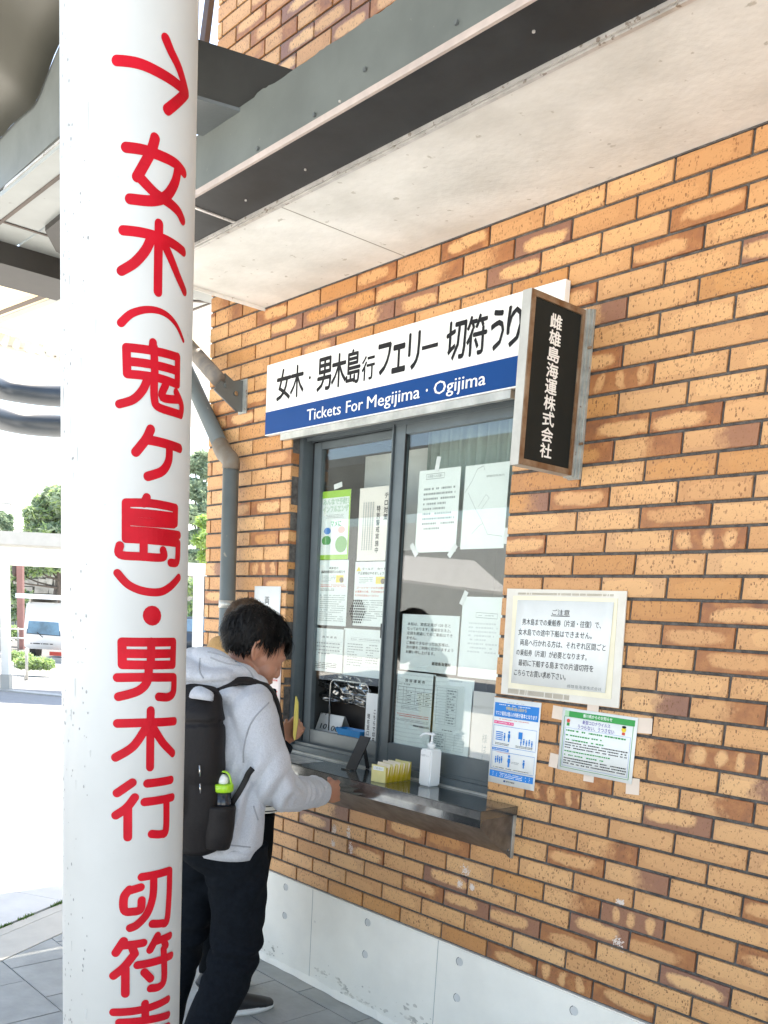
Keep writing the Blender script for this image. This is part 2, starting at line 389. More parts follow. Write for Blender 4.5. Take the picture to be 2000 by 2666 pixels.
# diagonal edge of the covered pavement: through A along DD
A0 = Vector((-4.18, -1.08, 0)); DD = Vector((-.475, .88, 0)).normalized(); NN = Vector((-DD.y, DD.x, 0))   # NN points away from the building (-x)
if NN.x > 0: NN = -NN
pav = bx('pavement', -9, 5, -3.44, -.001, -.10, -.011, m_joint); struct(pav)
def clip(poly, p, nrm):      # keep the side where (q-p).nrm >= 0
    o = []
    for i, a in enumerate(poly):
        c = poly[(i + 1) % len(poly)]; da = (a - p).dot(nrm); dc = (c - p).dot(nrm)
        if da >= 0: o.append(a)
        if (da >= 0) != (dc >= 0): o.append(a + (c - a) * (da / (da - dc)))
    return o
rd = random.Random(3); cnt = 0; restP = bmesh.new()
ys = [-.003, -.13] + [-.13 - .314 * k for k in range(1, 11)]
for i, (y1, y0) in enumerate(zip(ys, ys[1:])):
    x = -5.2 + (.35 if i % 2 else .13)
    while x < 3:
        w = .39; q = [Vector((x + .003, y0 + .003, 0)), Vector((x + w - .003, y0 + .003, 0)), Vector((x + w - .003, y1 - .003, 0)), Vector((x + .003, y1 - .003, 0))]
        q = clip(q, A0 - NN * .002, -NN); x += w
        if len(q) < 3: continue
        h = rd.uniform(-.001, .001)
        c = sum(q, Vector()) / len(q); pr = proj(c)
        q = [Vector((v.x, v.y, h)) for v in q]
        if pr[2] > .5 and -150 < pr[0] < 2150 and pr[1] < 2950:
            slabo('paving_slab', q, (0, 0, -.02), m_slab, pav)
        else: slab(restP, q, (0, 0, -.02))
o = obj('paving_slabs_around', restP, m_slab, pav); o['kind'] = 'stuff'
def band(d0, d1, m, name, z=0., s0=-3., s1=9., n=1, gap=.004):
    for k in range(n):
        a = s0 + (s1 - s0) * k / n + gap; c = s0 + (s1 - s0) * (k + 1) / n - gap
        pts = [A0 + NN * d0 + DD * a, A0 + NN * d1 + DD * a, A0 + NN * d1 + DD * c, A0 + NN * d0 + DD * c]
        slabo(name, [Vector((p.x, p.y, z)) for p in pts], (0, 0, -.03), m, edge)
edge = thing('kerb', 'beige kerb stones running slantwise along the edge of the covered pavement', 'kerb', (-4.3, -.9, 0))
del edge['category']; edge['kind'] = 'structure'
band(.004, .235, m_beige, 'kerb_stone', .002, n=12)
band(.243, .315, m_beige, 'kerb_stone', .0, n=6)
# plaza beyond: big pale slabs split along the kerb direction
plz = bx('plaza_bed', -40, -4.2, -12, 20, -.10, -.0115, m_joint); struct(plz)
k = 0; restP = bmesh.new()
for i in range(34):
    d0 = .335 + i * .62
    for j in range(-6, 22):
        if i % 1 == 0:
            a = j * .9 + (i % 2) * .3
            pts = [A0 + NN * (d0 + .004) + DD * a, A0 + NN * (d0 + .612) + DD * a, A0 + NN * (d0 + .612) + DD * (a + .893), A0 + NN * (d0 + .004) + DD * (a + .893)]
            c = sum(pts, Vector()) / 4; pr = proj(c); pts = [Vector((p.x, p.y, rd.uniform(-.0015, .0005))) for p in pts]
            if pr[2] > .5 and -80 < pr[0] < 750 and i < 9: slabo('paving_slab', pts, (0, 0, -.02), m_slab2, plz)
            else: slab(restP, pts, (0, 0, -.02))
o = obj('paving_slabs_around', restP, m_slab2, plz); o['kind'] = 'stuff'
# weeds and grass in the joints
m_weed = mat('weed_green', (.10, .20, .03), .7, var=.4, vsc=60)
b = bmesh.new(); rd = random.Random(5)
for (dist, s0, s1, n_) in ((.325, -1.2, 1.1, 1500), (2.98, -2, 9, 2500)):
    for _ in range(n_):
        s = rd.uniform(s0, s1)
        if noise.noise(Vector((s * 6, dist, 0))) < -.12: continue
        p = A0 + NN * (dist + rd.gauss(0, .006)) + DD * s; h = rd.uniform(.004, .02); a = rd.uniform(0, 6.28); w = .004
        t = p + Vector((rd.gauss(0, .008), rd.gauss(0, .008), h))
        b.faces.new([b.verts.new(p + Vector((w * math.cos(a), w * math.sin(a), -.005))), b.verts.new(p - Vector((w * math.cos(a), w * math.sin(a), .005))), b.verts.new(t)])
o = obj('weeds', b, m_weed); tag(o, 'green weeds and moss growing in the joints beside the kerb', 'weeds', kind='stuff')
del o['category']

# ------------------------------------------------------------------ building
WX0, WX1, WZ0, WZ1 = -3.49, -2.207, 1.047, 2.468      # window opening
CX = -4.19                                            # left corner of the wall
SZ = 3.0393                                           # soffit level
bld = thing('ticket_office', 'yellow brick ticket office wall with concrete base and an overhanging soffit', 'building', (-2.8, .1, 0))
b = bmesh.new(); Y0, Y1 = .007, .30
box(b, CX + .003, WX0, Y0, Y1, .449, 6.2); box(b, WX1, 3.2, Y0, Y1, .449, 6.2)
box(b, WX0, WX1, Y0, Y1, .449, WZ0 - .004); box(b, WX0, WX1, Y0, Y1, WZ1 + .03, 6.2)
wall = obj('wall', b, m_mortar, bld)
PH = .2348; X0J = -1.684
cands = []
for r in range(-44, 37):
    z1 = SZ - .07 * r; z0 = z1 - .07; ph = X0J + (PH / 2 if r % 2 else 0)
    js = [CX - .005] + [ph + k * PH for k in range(-11, 22) if ph + k * PH > CX + .035 and ph + k * PH < 3.2]
    for a, c in zip(js, js[1:]):
        cands.append((r, a + .005, c - .005, z0 + .005, z1 - .005))
# dark and flashed bricks read off the photograph: (px, py, kind)
FL = [(1844, 550, 1), (1738, 651, 1), (1975, 645, 1), (1700, 480, 0), (1790, 1085, 1), (1683, 1160, 3), (1880, 1140, 3), (1640, 970, 2), (1760, 1345, 1), (1660, 1405, 1), (1850, 1400, 2),
      (1915, 1590, 1), (1820, 1660, 1), (1985, 1665, 3), (1900, 1728, 1), (1700, 1835, 3), (1895, 1862, 3), (1715, 1945, 3), (1885, 1975, 2), (1935, 2040, 3), (1865, 2090, 3), (1690, 2110, 1), (1480, 2080, 2),
      (1500, 2240, 1), (1585, 2215, 3), (1660, 2290, 3), (1490, 2360, 3), (1410, 2400, 1), (1650, 2390, 2), (1560, 2430, 1), (1730, 2470, 1), (1965, 2220, 3), (1970, 2385, 1), (1970, 2500, 1), (1620, 2600, 1), (1440, 2540, 2), (1880, 2580, 1), (1930, 2630, 3),
      (1330, 2420, 1), (1215, 2350, 1), (1160, 2290, 1), (1070, 2310, 1), (1140, 2345, 1), (1300, 2470, 3), (1345, 2480, 1), (1050, 2180, 1), (960, 2240, 1), (815, 2135, 1), (905, 2185, 0), (1000, 2480, 0), (1110, 2190, 1), (1140, 2330, 1), (1455, 2010, 3), (1400, 1950, 3),
      (1250, 600, 1), (1190, 690, 1), (1065, 730, 1), (1010, 700, 1), (1130, 720, 3), (1270, 690, 3), (1370, 660, 1), (950, 770, 1), (870, 800, 1), (760, 850, 1), (720, 760, 1), (1000, 830, 3), (860, 850, 1), (700, 840, 1), (660, 760, 3), (565, 790, 3), (590, 830, 3), (600, 760, 3),
      (1520, 775, 1), (1565, 935, 1), (1580, 990, 2), (1400, 1320, 3), (1580, 1420, 0), (1530, 1290, 0), (1360, 1420, 1), (560, 1090, 1), (640, 1060, 1), (700, 1200, 2), (690, 1310, 1), (750, 1200, 1), (640, 1090, 1), (600, 1045, 1), (545, 1230, 3), (690, 1390, 1), (550, 1480, 3), (750, 1380, 1),
      (700, 1480, 2), (560, 1560, 1), (700, 1540, 1), (620, 60, 0), (700, 130, 3), (790, 60, 3), (840, 60, 1), (740, 200, 1), (1590, 1180, 1), (1480, 1330, 1)]
typ_at = {}
def cell(px, py):
    p = wp(px, py); r = int(math.floor((SZ - p.z) / .07)); ph = X0J + (PH / 2 if r % 2 else 0); return r, int(math.floor((p.x - ph) / PH))
for px, py, k in FL: typ_at[cell(px, py)] = k
rd = random.Random(11)
def brick_data(x0, x1, z0, z1, y0, y1, typ, rn, rdm):
    bm = bmesh.new(); e = .0007
    def j(): return rdm.uniform(-e, e)
    v = [(x0 + j(), y0, z0 + j()), (x1 + j(), y0, z0 + j()), (x1 + j(), y0, z1 + j()), (x0 + j(), y0, z1 + j())]
    c = .0016
    fr = [(v[0][0] + c, y0 - c * .8, v[0][2] + c), (v[1][0] - c, y0 - c * .8, v[1][2] + c), (v[2][0] - c, y0 - c * .8, v[2][2] - c), (v[3][0] + c, y0 - c * .8, v[3][2] - c)]
    bk = [(p[0], y1, p[2]) for p in v]
    V = fr + v + bk
    Fs = [(0, 1, 2, 3)] + [(i, 4 + i, 4 + (i + 1) % 4, (i + 1) % 4) for i in range(4)] + [(4 + i, 8 + i, 8 + (i + 1) % 4, 4 + (i + 1) % 4) for i in range(4)]
    return V, Fs
def finish_brick(me, lps, rns, tys):
    a = me.attributes.new('lp', 'FLOAT_VECTOR', 'POINT'); a.data.foreach_set('vector', [c for p in lps for c in p])
    a = me.attributes.new('rnd', 'FLOAT', 'POINT'); a.data.foreach_set('value', rns)
    a = me.attributes.new('typ', 'FLOAT', 'POINT'); a.data.foreach_set('value', tys)
bricks = []
for (r, a, c, z0, z1) in cands:
    xm, zm = (a + c) / 2, (z0 + z1) / 2
    pieces = []
    hz_ = not (z1 < WZ0 + .002 or z0 > WZ1)
    if hz_ and WX0 - .066 < c < WX0: pieces = [(a, WX0, 1)]
    elif hz_ and WX1 < a < WX1 + .066: pieces = [(WX1, c, 2)]
    elif hz_ and (WX0 - .055 < a < WX0 and c > WX0 or WX1 < c < WX1 + .055 and a < WX1): pieces = []
    elif not hz_ or c < WX0 or a > WX1: pieces = [(a, c, 0)]
    else:
        if a < WX0 - .012: pieces.append((a, WX0, 1))
        if c > WX1 + .012: pieces.append((WX1, c, 2))
    for (p, q, side) in pieces:
        if q > 3.15: continue
        bricks.append((r, p, q, z0, z1, side))
def vis(bk):
    r, p, q, z0, z1, s = bk
    P = [proj((x, 0, z)) for x in (p, q) for z in (z0, z1)]
    if min(t[2] for t in P) < .3: return -1
    xs = [t[0] for t in P]; yy = [t[1] for t in P]
    if max(xs) < 515 or min(xs) > 2000 or max(yy) < 0 or min(yy) > 2666: return -1
    cx, cy = sum(xs) / 4, sum(yy) / 4
    if r < 0 and cy > 36 + (1000 - cx) * .66 + 20: return -1
    if 697 < cx < 1470 and wp(cx, cy, -.03).z < 2.74 and wp(cx, cy, -.03).z > 2.47 and wp(cx, cy, -.03).x > -3.62: return -1
    return (max(xs) - min(xs)) * (max(yy) - min(yy))
order = sorted(range(len(bricks)), key=lambda i: -vis(bricks[i]))
single = set(i for i in order[:300] if vis(bricks[i]) > 0)
SV, SF, SL, SR, ST = [], [], [], [], []
for i, bk in enumerate(bricks):
    r, p, q, z0, z1, side = bk
    kx = int(math.floor(((p + q) / 2 - (X0J + (PH / 2 if r % 2 else 0))) / PH))
    u = rd.random(); ty = 1 if u < .17 else (3 if u < .23 else (2 if u < .25 else 0)); 
    if -4.2 < p < -1.0: ty = ty if (rd.random() < (.6 if r < 6 else .15) and (r, kx) not in typ_at) else 0
    if r < 0 and rd.random() < .4: ty = 1
    ty = typ_at.get((r, kx), ty if (p < -1.9 or p > -1.05) else 0)
    rn = rd.random()
    y1 = .056 if side else .012
    V, Fs = brick_data(p, q, z0, z1, 0., y1, ty, rn, rd)
    if p < CX + .01: V, Fs = brick_data(p, q, z0, z1, 0., .11, ty, rn, rd)
    xm, zm = (p + q) / 2, (z0 + z1) / 2
    lp = [(v[0] - xm, v[1], v[2] - zm) for v in V]
    if i in single:
        me = bpy.data.meshes.new('brick'); me.from_pydata([(v[0] - xm, v[1], v[2] - zm) for v in V], [], Fs); me.update()
        finish_brick(me, lp, [rn] * len(V), [float(ty)] * len(V)); me.materials.append(m_brick)
        o = bpy.data.objects.new('brick', me); COL.objects.link(o); o.location = (xm, 0, zm); attach(o, wall)
    else:
        k = len(SV); SV += V; SF += [tuple(t + k for t in f) for f in Fs]; SL += lp; SR += [rn] * len(V); ST += [float(ty)] * len(V)
me = bpy.data.meshes.new('bricks'); me.from_pydata(SV, [], SF); me.update(); finish_brick(me, SL, SR, ST)
o = meshobj('bricks_remaining', me, m_brick, wall); o['kind'] = 'stuff'
# end face of the wall (left corner) - plain brick coloured return behind the corner tiles
# concrete base
b = bmesh.new(); box(b, CX - .0, 3.2, -.012, .3, 0, .4475, .004)
base = obj('concrete_base', b, m_conc, bld)
m_cone = mat('form_tie_plug', (.60, .60, .58), .9, var=.1)
for (px, py) in ((745, 2310), (742, 2384), (958, 2402), (951, 2485), (1197, 2504), (1190, 2598), (1495, 2632)):
    p = wp(px, py, -.0125)
    b = bmesh.new()
    ring = []
    for (rr, yy) in ((.017, -.0003), (.0165, .0045), (.0, .005)):
        pass
    tube(b, [(p.x, -.0128, p.z), (p.x, -.0122, p.z)], .0165, 16); bmesh.ops.recalc_face_normals(b, faces=b.faces)
    obj('form_tie_plug', b, m_cone, base)
    b = bmesh.new()
    n_ = 20
    vo = [b.verts.new((p.x + .0185 * math.cos(t), -.0131, p.z + .0185 * math.sin(t))) for t in [6.283 * i / n_ for i in range(n_)]]
    vi = [b.verts.new((p.x + .016 * math.cos(t), -.0133, p.z + .016 * math.sin(t))) for t in [6.283 * i / n_ for i in range(n_)]]
    for i in range(int(n_ * .30), int(n_ * .72)): b.faces.new((vo[i % n_], vo[(i + 1) % n_], vi[(i + 1) % n_], vi[i % n_]))
    obj('plug_edge', b, m_joint, base)
for px, py in ((815, 2312), (1142, 2440)):
    p = wp(px, py, -.013); bx('panel_joint', p.x - .001, p.x + .001, -.0128, -.012, 0, .447, m_grey, base)
m_stn = mat('base_stain', (.64, .61, .54), .9, var=.3, vsc=20)
bm = bmesh.new(); rd = random.Random(4)
for _ in range(900):
    x = rd.uniform(-4.1, .4); z = .03 + abs(rd.gauss(0, .035)) + .09 * max(0, noise.noise(Vector((x * 2.2, 3, 0))))
    if z > .2 or noise.noise(Vector((x * 6, z * 18, 1))) < .05: continue
    r_ = rd.uniform(.0015, .008); a0 = rd.uniform(0, 6)
    bm.faces.new([bm.verts.new((x + r_ * 1.8 * math.cos(a0 + k * 1.05) * rd.uniform(.6, 1.3), -.0131 - rd.uniform(0, .0008), z + r_ * math.sin(a0 + k * 1.05) * rd.uniform(.6, 1.3))) for k in range(6)])
o = obj('foot_stains', bm, m_stn, base); o['kind'] = 'stuff'
# worn skirt of rough mortar along the foot of the wall
b = bmesh.new(); n_ = 160
for i in range(n_):
    x0 = -4.1 + i * .03; x1 = x0 + .03
    h = lambda x: .025 + .02 * noise.noise(Vector((x * 3, 1, 0))) + .012 * noise.noise(Vector((x * 17, 5, 0)))
    dd = lambda x: .018 + .010 * noise.noise(Vector((x * 9, 8, 0)))
    v = [b.verts.new(c) for c in ((x0, -.012, h(x0)), (x1, -.012, h(x1)), (x1, -.014 - dd(x1), .002), (x0, -.014 - dd(x0), .002))]
    b.faces.new(v)
bmesh.ops.remove_doubles(b, verts=b.verts, dist=.0005)
obj('mortar_skirt', b, m_conc, base)
# soffit slab with joint, and edge
sof = obj('soffit', (lambda bm: (box(bm, -3.728, 2.5, -.589, .005, SZ + .001, SZ + .12), bm)[1])(bmesh.new()), m_soffit, bld)
pj0 = gp(738.7, 539, SZ); pj1 = gp(1038.9, 662, SZ)
b = bmesh.new(); slab(b, [Vector((pj1.x - .0015, -.58, SZ + .0004)), Vector((pj1.x + .0025, -.58, SZ + .0004)), Vector((pj1.x + .0025, -.004, SZ + .0004)), Vector((pj1.x - .0015, -.004, SZ + .0004))], (0, 0, .0005))
obj('panel_joint', b, mat('soffit_joint', (.30, .27, .22), .9), sof)
bx('drip_edge', -3.735, -3.728, -.589, .004, SZ - .012, SZ + .12, m_soffit, sof)
# mastic line between soffit and bricks
bx('sealant', CX + .46, 2.5, -.004, .008, SZ - .004, SZ + .0005, m_mortar, sof)
# gutter box along the soffit
gut = thing('gutter_box', 'long grey steel gutter box running along the outer edge of the soffit', 'gutter', (-2.5, -.72, SZ))
m_lip = mat('lip_alu', (.55, .53, .50), .35, metal=.3, var=.15, vsc=20, spots=(50, .62, (.28, .24, .20)))
bx('inner_lip', -3.9, 2.5, -.603, -.590, SZ - .006, SZ + .10, m_lip, gut)
bx('inner_lip', -3.9, 2.5, -.612, -.607, SZ - .002, SZ + .09, m_lip, gut)
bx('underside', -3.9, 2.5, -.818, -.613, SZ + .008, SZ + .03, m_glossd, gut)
m_pinkl = mat('outer_lip_paint', (.50, .42, .38), .5, var=.12, vsc=12)
bx('outer_lip', -3.9, 2.5, -.828, -.8185, SZ + .004, SZ + .022, m_pinkl, gut)
# face with a ragged torn sealant top
b = bmesh.new(); n_ = 420; x0, x1 = -3.9, 2.5
prev = None
for i in range(n_ + 1):
    x = x0 + (x1 - x0) * i / n_
    t = .168 + .006 * noise.noise(Vector((x * 9, 0, 3))) + .005 * abs(noise.noise(Vector((x * 40, 2, 3))))
    if x < -2.62: t = .165
    cur = [b.verts.new((x, -.8265, SZ + .022)), b.verts.new((x, -.8265, SZ + .022 + t)), b.verts.new((x, -.60, SZ + .022 + t + .0))]
    if prev: b.faces.new((prev[0], cur[0], cur[1], prev[1])); b.faces.new((prev[1], cur[1], cur[2], prev[2]))
    prev = cur
obj('outer_face', b, m_gutter, gut)
pb = gp(560, 556, SZ + .008)
for px, py in ((952, 182), (672, 388), (1190, 60), (820, 300)):
    q = wp(px, py, -.8275); tubeo('bolt', [q, q + Vector((0, -.006, 0))], .006, m_steel, gut, 6, smooth=False)
for px, py in ((885, 262), (795, 440), (1390, 80), (640, 520)):
    q = gp(px, py, SZ + .008); tubeo('screw', [q, q + Vector((0, 0, -.004))], .004, m_lip, gut, 6, smooth=False)
bx('seam', pb.x - .012, pb.x + .0, -.8185, -.613, SZ + .0035, SZ + .0078, m_lip, gut)

# ------------------------------------------------------------------ sliding ticket window
win = thing('sliding_window', 'dark grey aluminium sliding ticket window with two panes set in the brick wall', 'window', (-2.85, .07, WZ0))
def frame4(name, x0, x1, z0, z1, y0, y1, l, r, b_, t_, m, parent):
    b = bmesh.new()
    box(b, x0, x0 + l, y0, y1, z0, z1, .002); box(b, x1 - r, x1, y0, y1, z0, z1, .002)
    box(b, x0 + l, x1 - r, y0 + .001, y1 - .001, z1 - t_, z1, .002); box(b, x0 + l, x1 - r, y0 + .001, y1 - .001, z0, z0 + b_, .002)
    return obj(name, b, m, parent)
frame4('outer_frame', WX0 + .001, WX1 - .001, WZ0 + .004, WZ1 + .01, .042, .16, .028, .012, .028, .022, m_alu, win)
b = bmesh.new()
for y in (.060, .088, .118): box(b, WX0 + .03, WX1 - .014, y, y + .004, WZ0 + .032, WZ0 + .046); box(b, WX0 + .03, WX1 - .014, y, y + .004, WZ1 - .026, WZ1 - .011)
obj('track', b, m_alu, win)
bx('shadow_gap', WX0 + .0292, WX0 + .040, .10, .158, WZ0 + .033, WZ1 - .013, m_black, win)
RY, LY = .062, .094
rs = frame4('sash', -2.882, WX1 - .014, 1.083, 2.445, RY, RY + .026, .062, .016, .088, .040, m_alu, win)
ls = frame4('sash', -3.445, -2.868, 1.083, 2.438, LY, LY + .026, .052, .046, .072, .030, m_alu, win)
bx('mullion_edge', -2.888, -2.8825, .052, .09, 1.08, 2.447, m_alu, win)
bx('pane', -2.822, WX1 - .028, RY + .012, RY + .016, 1.168, 2.407, m_glass, rs)
# left pane is cut away at the bottom for the counter opening
OZ = 1.43
bx('pane', -3.395, -2.912, LY + .012, LY + .016, 1.392, 2.41, m_glass, ls)
bx('gasket', -2.8225, -2.8195, RY - .0005, RY + .011, 1.168, 2.407, m_black, rs)
bx('latch', -2.9, -2.885, RY - .006, LY, 1.60, 1.66, m_black, win)
# room behind the window
m_room = mat('room_wall', (.20, .20, .19), .8, var=.08)
b = bmesh.new()
for q in ((-3.9, -1.6, 1.9, 2.0, .8, 2.9), (-4.0, -3.9, .30, 2.0, .8, 2.9), (-1.6, -1.5, .30, 2.0, .8, 2.9), (-3.9, -1.6, .30, 2.0, 2.8, 2.9), (-3.9, -1.6, .30, 2.0, .8, .9)): box(b, *q)
room = obj('office_room', b, m_room); struct(room)
CZ = wp(868, 1934, .15).z
bx('counter', -3.48, -2.22, .162, .62, 1.0, CZ - .001, mat('counter_top', (.09, .075, .06), .4, var=.2), room)
m_jamb = mat('dark_jamb', (.05, .055, .055), .6)
bx('jamb_panel', -3.49, -3.462, .17, .60, 1.09, 2.5, m_jamb, room)
m_cur = mat('translucent_blind', (.60, .60, .58), .7, var=.05)
tg = bx('roller_blind', -3.33, -2.86, .30, .306, 1.98, 2.40, m_cur); tag(tg, 'pale grey blind hanging behind the top of the left window pane', 'blind')
# pleated green-grey curtain behind the right pane
b = bmesh.new(); prev = None
for i in range(121):
    x = -2.86 + .72 * i / 120; y = .23 + .012 * math.sin(i * .75) + .004 * math.sin(i * 2.1)
    cur = [b.verts.new((x, y, 1.98)), b.verts.new((x, y, 2.46))]
    if prev: b.faces.new((prev[0], cur[0], cur[1], prev[1]))
    prev = cur
o = obj('curtain', b, mat('green_curtain', (.36, .44, .39), .8, var=.05), smooth=True); tag(o, 'green grey pleated curtain behind the top of the right window pane', 'curtain')
md = o.modifiers.new('s', 'SOLIDIFY'); md.thickness = .002

# ------------------------------------------------------------------ prints behind the glass
def sheet(name, label, cat, tl, br, y, m=None, group=None, thick=.0006, back=1):
    """paper whose top-left and bottom-right corners are read at two pixels on plane y; returns thing + Print"""
    a = wp(*tl, y); c = wp(*br, y); x0, x1, z1, z0 = a.x, c.x, a.z, c.z
    t = thing(name, label, cat, ((x0 + x1) / 2, y, z0), group)
    bx('paper_sheet', x0, x1, y, y + thick, z0, z1, m or m_paper, t)
    W_, H_ = x1 - x0, z1 - z0
    pr = Print(lambda u, v, l: (x0 + u * W_, y - .0004 - l, z0 + v * H_))
    pr.W = W_; pr.H = H_
    sc = Print(lambda u, v, l: (u, y - .0004 - l, v)); sc.b = (x0, x1, z0, z1)
    return t, pr, sc
def rows(pr, u0, u1, v0, v1, n, m, seed=0, d=.02):
    rd = random.Random(seed); h = (v1 - v0) / n; pr.k += 1
    for i in range(n):
        u = u0; v = v1 - (i + .5) * h; e = u0 + (u1 - u0) * (1 if i % 5 < 3 else rd.uniform(.5, .95))
        while u < e - d:
            w = rd.uniform(d * .5, d * 1.6)
            if rd.random() > .1: pr.add([(u, v - h * .2), (min(u + w, e), v - h * .2), (min(u + w, e), v + h * .2), (u, v + h * .2)], [(0, 1, 2, 3)], m, True)
            u += w + d * .35
GY = RY + .0175; GL = LY + .0175
def tr(tl, trr, bl, br):   # average two pairs into one tl / br
    return tl, br
t, p, s = sheet('taped_notice', 'white notice with a boxed heading taped high inside the right window pane', 'notice', (1093, 1227), (1186, 1436), GY)
p.line([(.18, .89), (.62, .89), (.62, .95), (.18, .95)], .006, m_grey, True); p.text('お客様へのお願い', .21, .59, .903, .94, m_grey, .01); rows(p, .14, .93, .26, .80, 9, m_grey, 1, .03); p.make('print', t)
t, p, s = sheet('map_sheet', 'white sheet with a faint line map, upper right inside the right window pane', 'map', (1213, 1214), (1311, 1427), GY)
rd = random.Random(8)
p.line([(.02, .68), (.18, .82), (.28, .95), (.42, 1 - .02), (.45, .93)], .006, m_grey); p.line([(.1, .68), (.3, .48), (.45, .35), (.62, .17), (.95, .14)], .005, m_grey)
p.line([(.36, .50), (.52, .64), (.60, .60), (.42, .46)], .004, m_grey); p.line([(.25, .18), (.42, .28), (.5, .3)], .005, m_grey); p.text('避難経路案内', .5, .9, .84, .865, m_grey, .0); p.make('print', t)
t, p, s = sheet('capacity_notice', 'white sheet in large type about passenger limits, left side inside the right window pane', 'notice', (1049, 1598), (1187, 1758), GY)
for i, (q, e) in enumerate((('本船は、旅客定員が 120 名と', .86), ('なっております。船舶安全法上、', .87), ('定員を超過してのご乗船はでき', .90), ('ません。', .28), ('ご乗船できなかったお客様は、', .86), ('次の便をご利用くださいますよう', .93), ('お願い申し上げます。', .62))):
    p.text(q, .10, e, .80 - i * .083, .858 - i * .083, m_ink, .012)
p.text('雌雄島海運㈱', .58, .9, .13, .19, m_ink, .02); p.make('print', t)
t, p, s = sheet('faint_notice', 'faint printed sheet with a boxed heading, right edge inside the right window pane', 'notice', (1206, 1553), (1296, 1772), GY)
p.line([(.36, .75), (.88, .74), (.88, .80), (.36, .81)], .006, m_grey, True); rows(p, .42, .84, .765, .785, 1, m_grey, 3, .04); rows(p, .2, .92, .30, .70, 8, mat('faint_ink', (.6, .62, .62), .6, var=0), 4, .04); p.make('print', t)
m_faint = bpy.data.materials['faint_ink']
t, p, s = sheet('fare_table', 'fare table with ruled grid, lower left corner inside the right window pane', 'timetable', (1036, 1746), (1122, 1958), GY)
p.text('旅 客 運 賃 表', .22, .74, .865, .905, m_ink, .02)
p.text('女木・男木航路', .06, .36, .825, .845, m_ink, .01)
for i in range(6): p.line([(.04, .80 - i * .045), (.95, .80 - i * .045)], .003, m_ink)
for u in (.04, .19, .27, .5, .73, .95): p.line([(u, .80), (u, .575)], .006, m_ink)
for i in range(1, 5):
    for k, u in enumerate((.3, .55, .78)): rows(p, u, u + .13, .765 - i * .045, .790 - i * .045, 1, m_ink, i * 7 + k, .03)
rows(p, .15, .7, .50, .56, 3, m_grey, 5, .025); rows(p, .05, .9, .40, .45, 2, m_redi, 6, .02); rows(p, .05, .9, .34, .38, 2, m_grey, 9, .02); p.text('雌雄島海運株式会社', .50, .92, .29, .315, m_ink, .02); p.make('print', t)
t, p, s = sheet('departure_table', 'timetable with two ruled grids, bottom middle inside the right window pane', 'timetable', (1129, 1760), (1221, 1975), GY)
p.text('旅客船時刻表', .4, .72, .955, .975, m_grey, .0)
for i in range(14): p.line([(.12, .86 - i * .037), (.62, .86 - i * .037)], .0025, m_grey)
for u in (.12, .36, .62): p.line([(u, .86), (u, .379)], .005, m_grey)
for i in range(7): p.line([(.1, .27 - i * .035), (.85, .27 - i * .035)], .0025, m_grey)
for u in (.1, .4, .62, .85): p.line([(u, .27), (u, .06)], .005, m_grey)
rows(p, .38, .6, .39, .85, 13, m_grey, 11, .05); rows(p, .3, .6, .30, .32, 1, m_ink, 12, .04); rows(p, .12, .38, .07, .26, 6, m_grey, 13, .05); p.make('print', t)
t, p, s = sheet('narrow_notice', 'pinkish sheet with vertical writing, bottom right inside the right window pane', 'notice', (1231, 1798), (1278, 1990), GY, mat('pink_paper', (.74, .66, .62), .6, var=.03))
p.vtext('様はして', .55, .42, .14, m_grey, .0, 1.6); p.make('print', t)
# left pane
t, p, s = sheet('flu_poster', 'lime green influenza poster with two green beans, upper left inside the left window pane', 'poster', (838, 1281), (906, 1456), GL)
p.rect(0, 1, 0, .07, m_lime); p.rect(0, 1, .90, 1, m_lime); p.rect(0, .04, .07, .9, m_lime); p.rect(.96, 1, .07, .9, m_lime)
p.text('みんなで予防！', .08, .93, .80, .885, m_green, .055); p.text('インフルエンザ', .08, .94, .69, .78, m_green, .055)
p.text('みんなで予防！', .08, .93, .80, .885, m_paper, .005); p.text('インフルエンザ', .08, .94, .69, .78, m_paper, .005)
rows(p, .2, .8, .6, .66, 3, m_grey, 2, .03); p.text('マメに', .38, .72, .48, .56, m_green, .04); p.disc(.26, .42, .12, m_blue2, e=.42); p.disc(.74, .43, .12, mat('rose_ink', (.85, .45, .42), .6, var=0), e=.42)
p.disc(.24, .28, .16, m_green, e=.45); p.disc(.75, .22, .20, mat('pea_green', (.18, .40, .12), .6, var=0), e=.6); p.rect(.1, .5, .1, .22, m_paper); p.make('print', t)
t, p, s = sheet('security_notice', 'pinkish notice with large vertical writing, upper right inside the left window pane', 'notice', (938, 1272), (1003, 1459), GL, mat('pink_paper2', (.82, .74, .68), .6, var=.02))
p.vtext('テロ対策', .86, .92, .090, m_ink, .03, 1.6); p.vtext('特別警戒実施中', .62, .75, .088, m_ink, .03, 1.5)
for k in range(5):
    v = .80
    while v > .16: p.rect(.16 + k * .085, .19 + k * .085, v - .022, v, m_grey); v -= .03
p.make('print', t)
t, p, s = sheet('golden_week_notice', 'white notice with yellow picture and red line, second row left inside the left window pane', 'notice', (829, 1459), (900, 1631), GL)
p.text('高齢者の', .38, .68, .86, .90, m_ink, .02); p.text('高齢者運賃割引のお知らせ', .12, .9, .80, .845, m_ink, .02); rows(p, .15, .6, .66, .77, 5, m_grey, 21, .03); p.rect(.62, .86, .66, .77, m_yel); p.disc(.8, .70, .07, m_wood, e=.6)
rows(p, .12, .95, .585, .635, 2, m_redi, 22, .025); rows(p, .12, .6, .53, .57, 2, m_ink, 22, .025); rows(p, .12, .95, .06, .48, 13, m_grey, 23, .03); p.make('print', t)
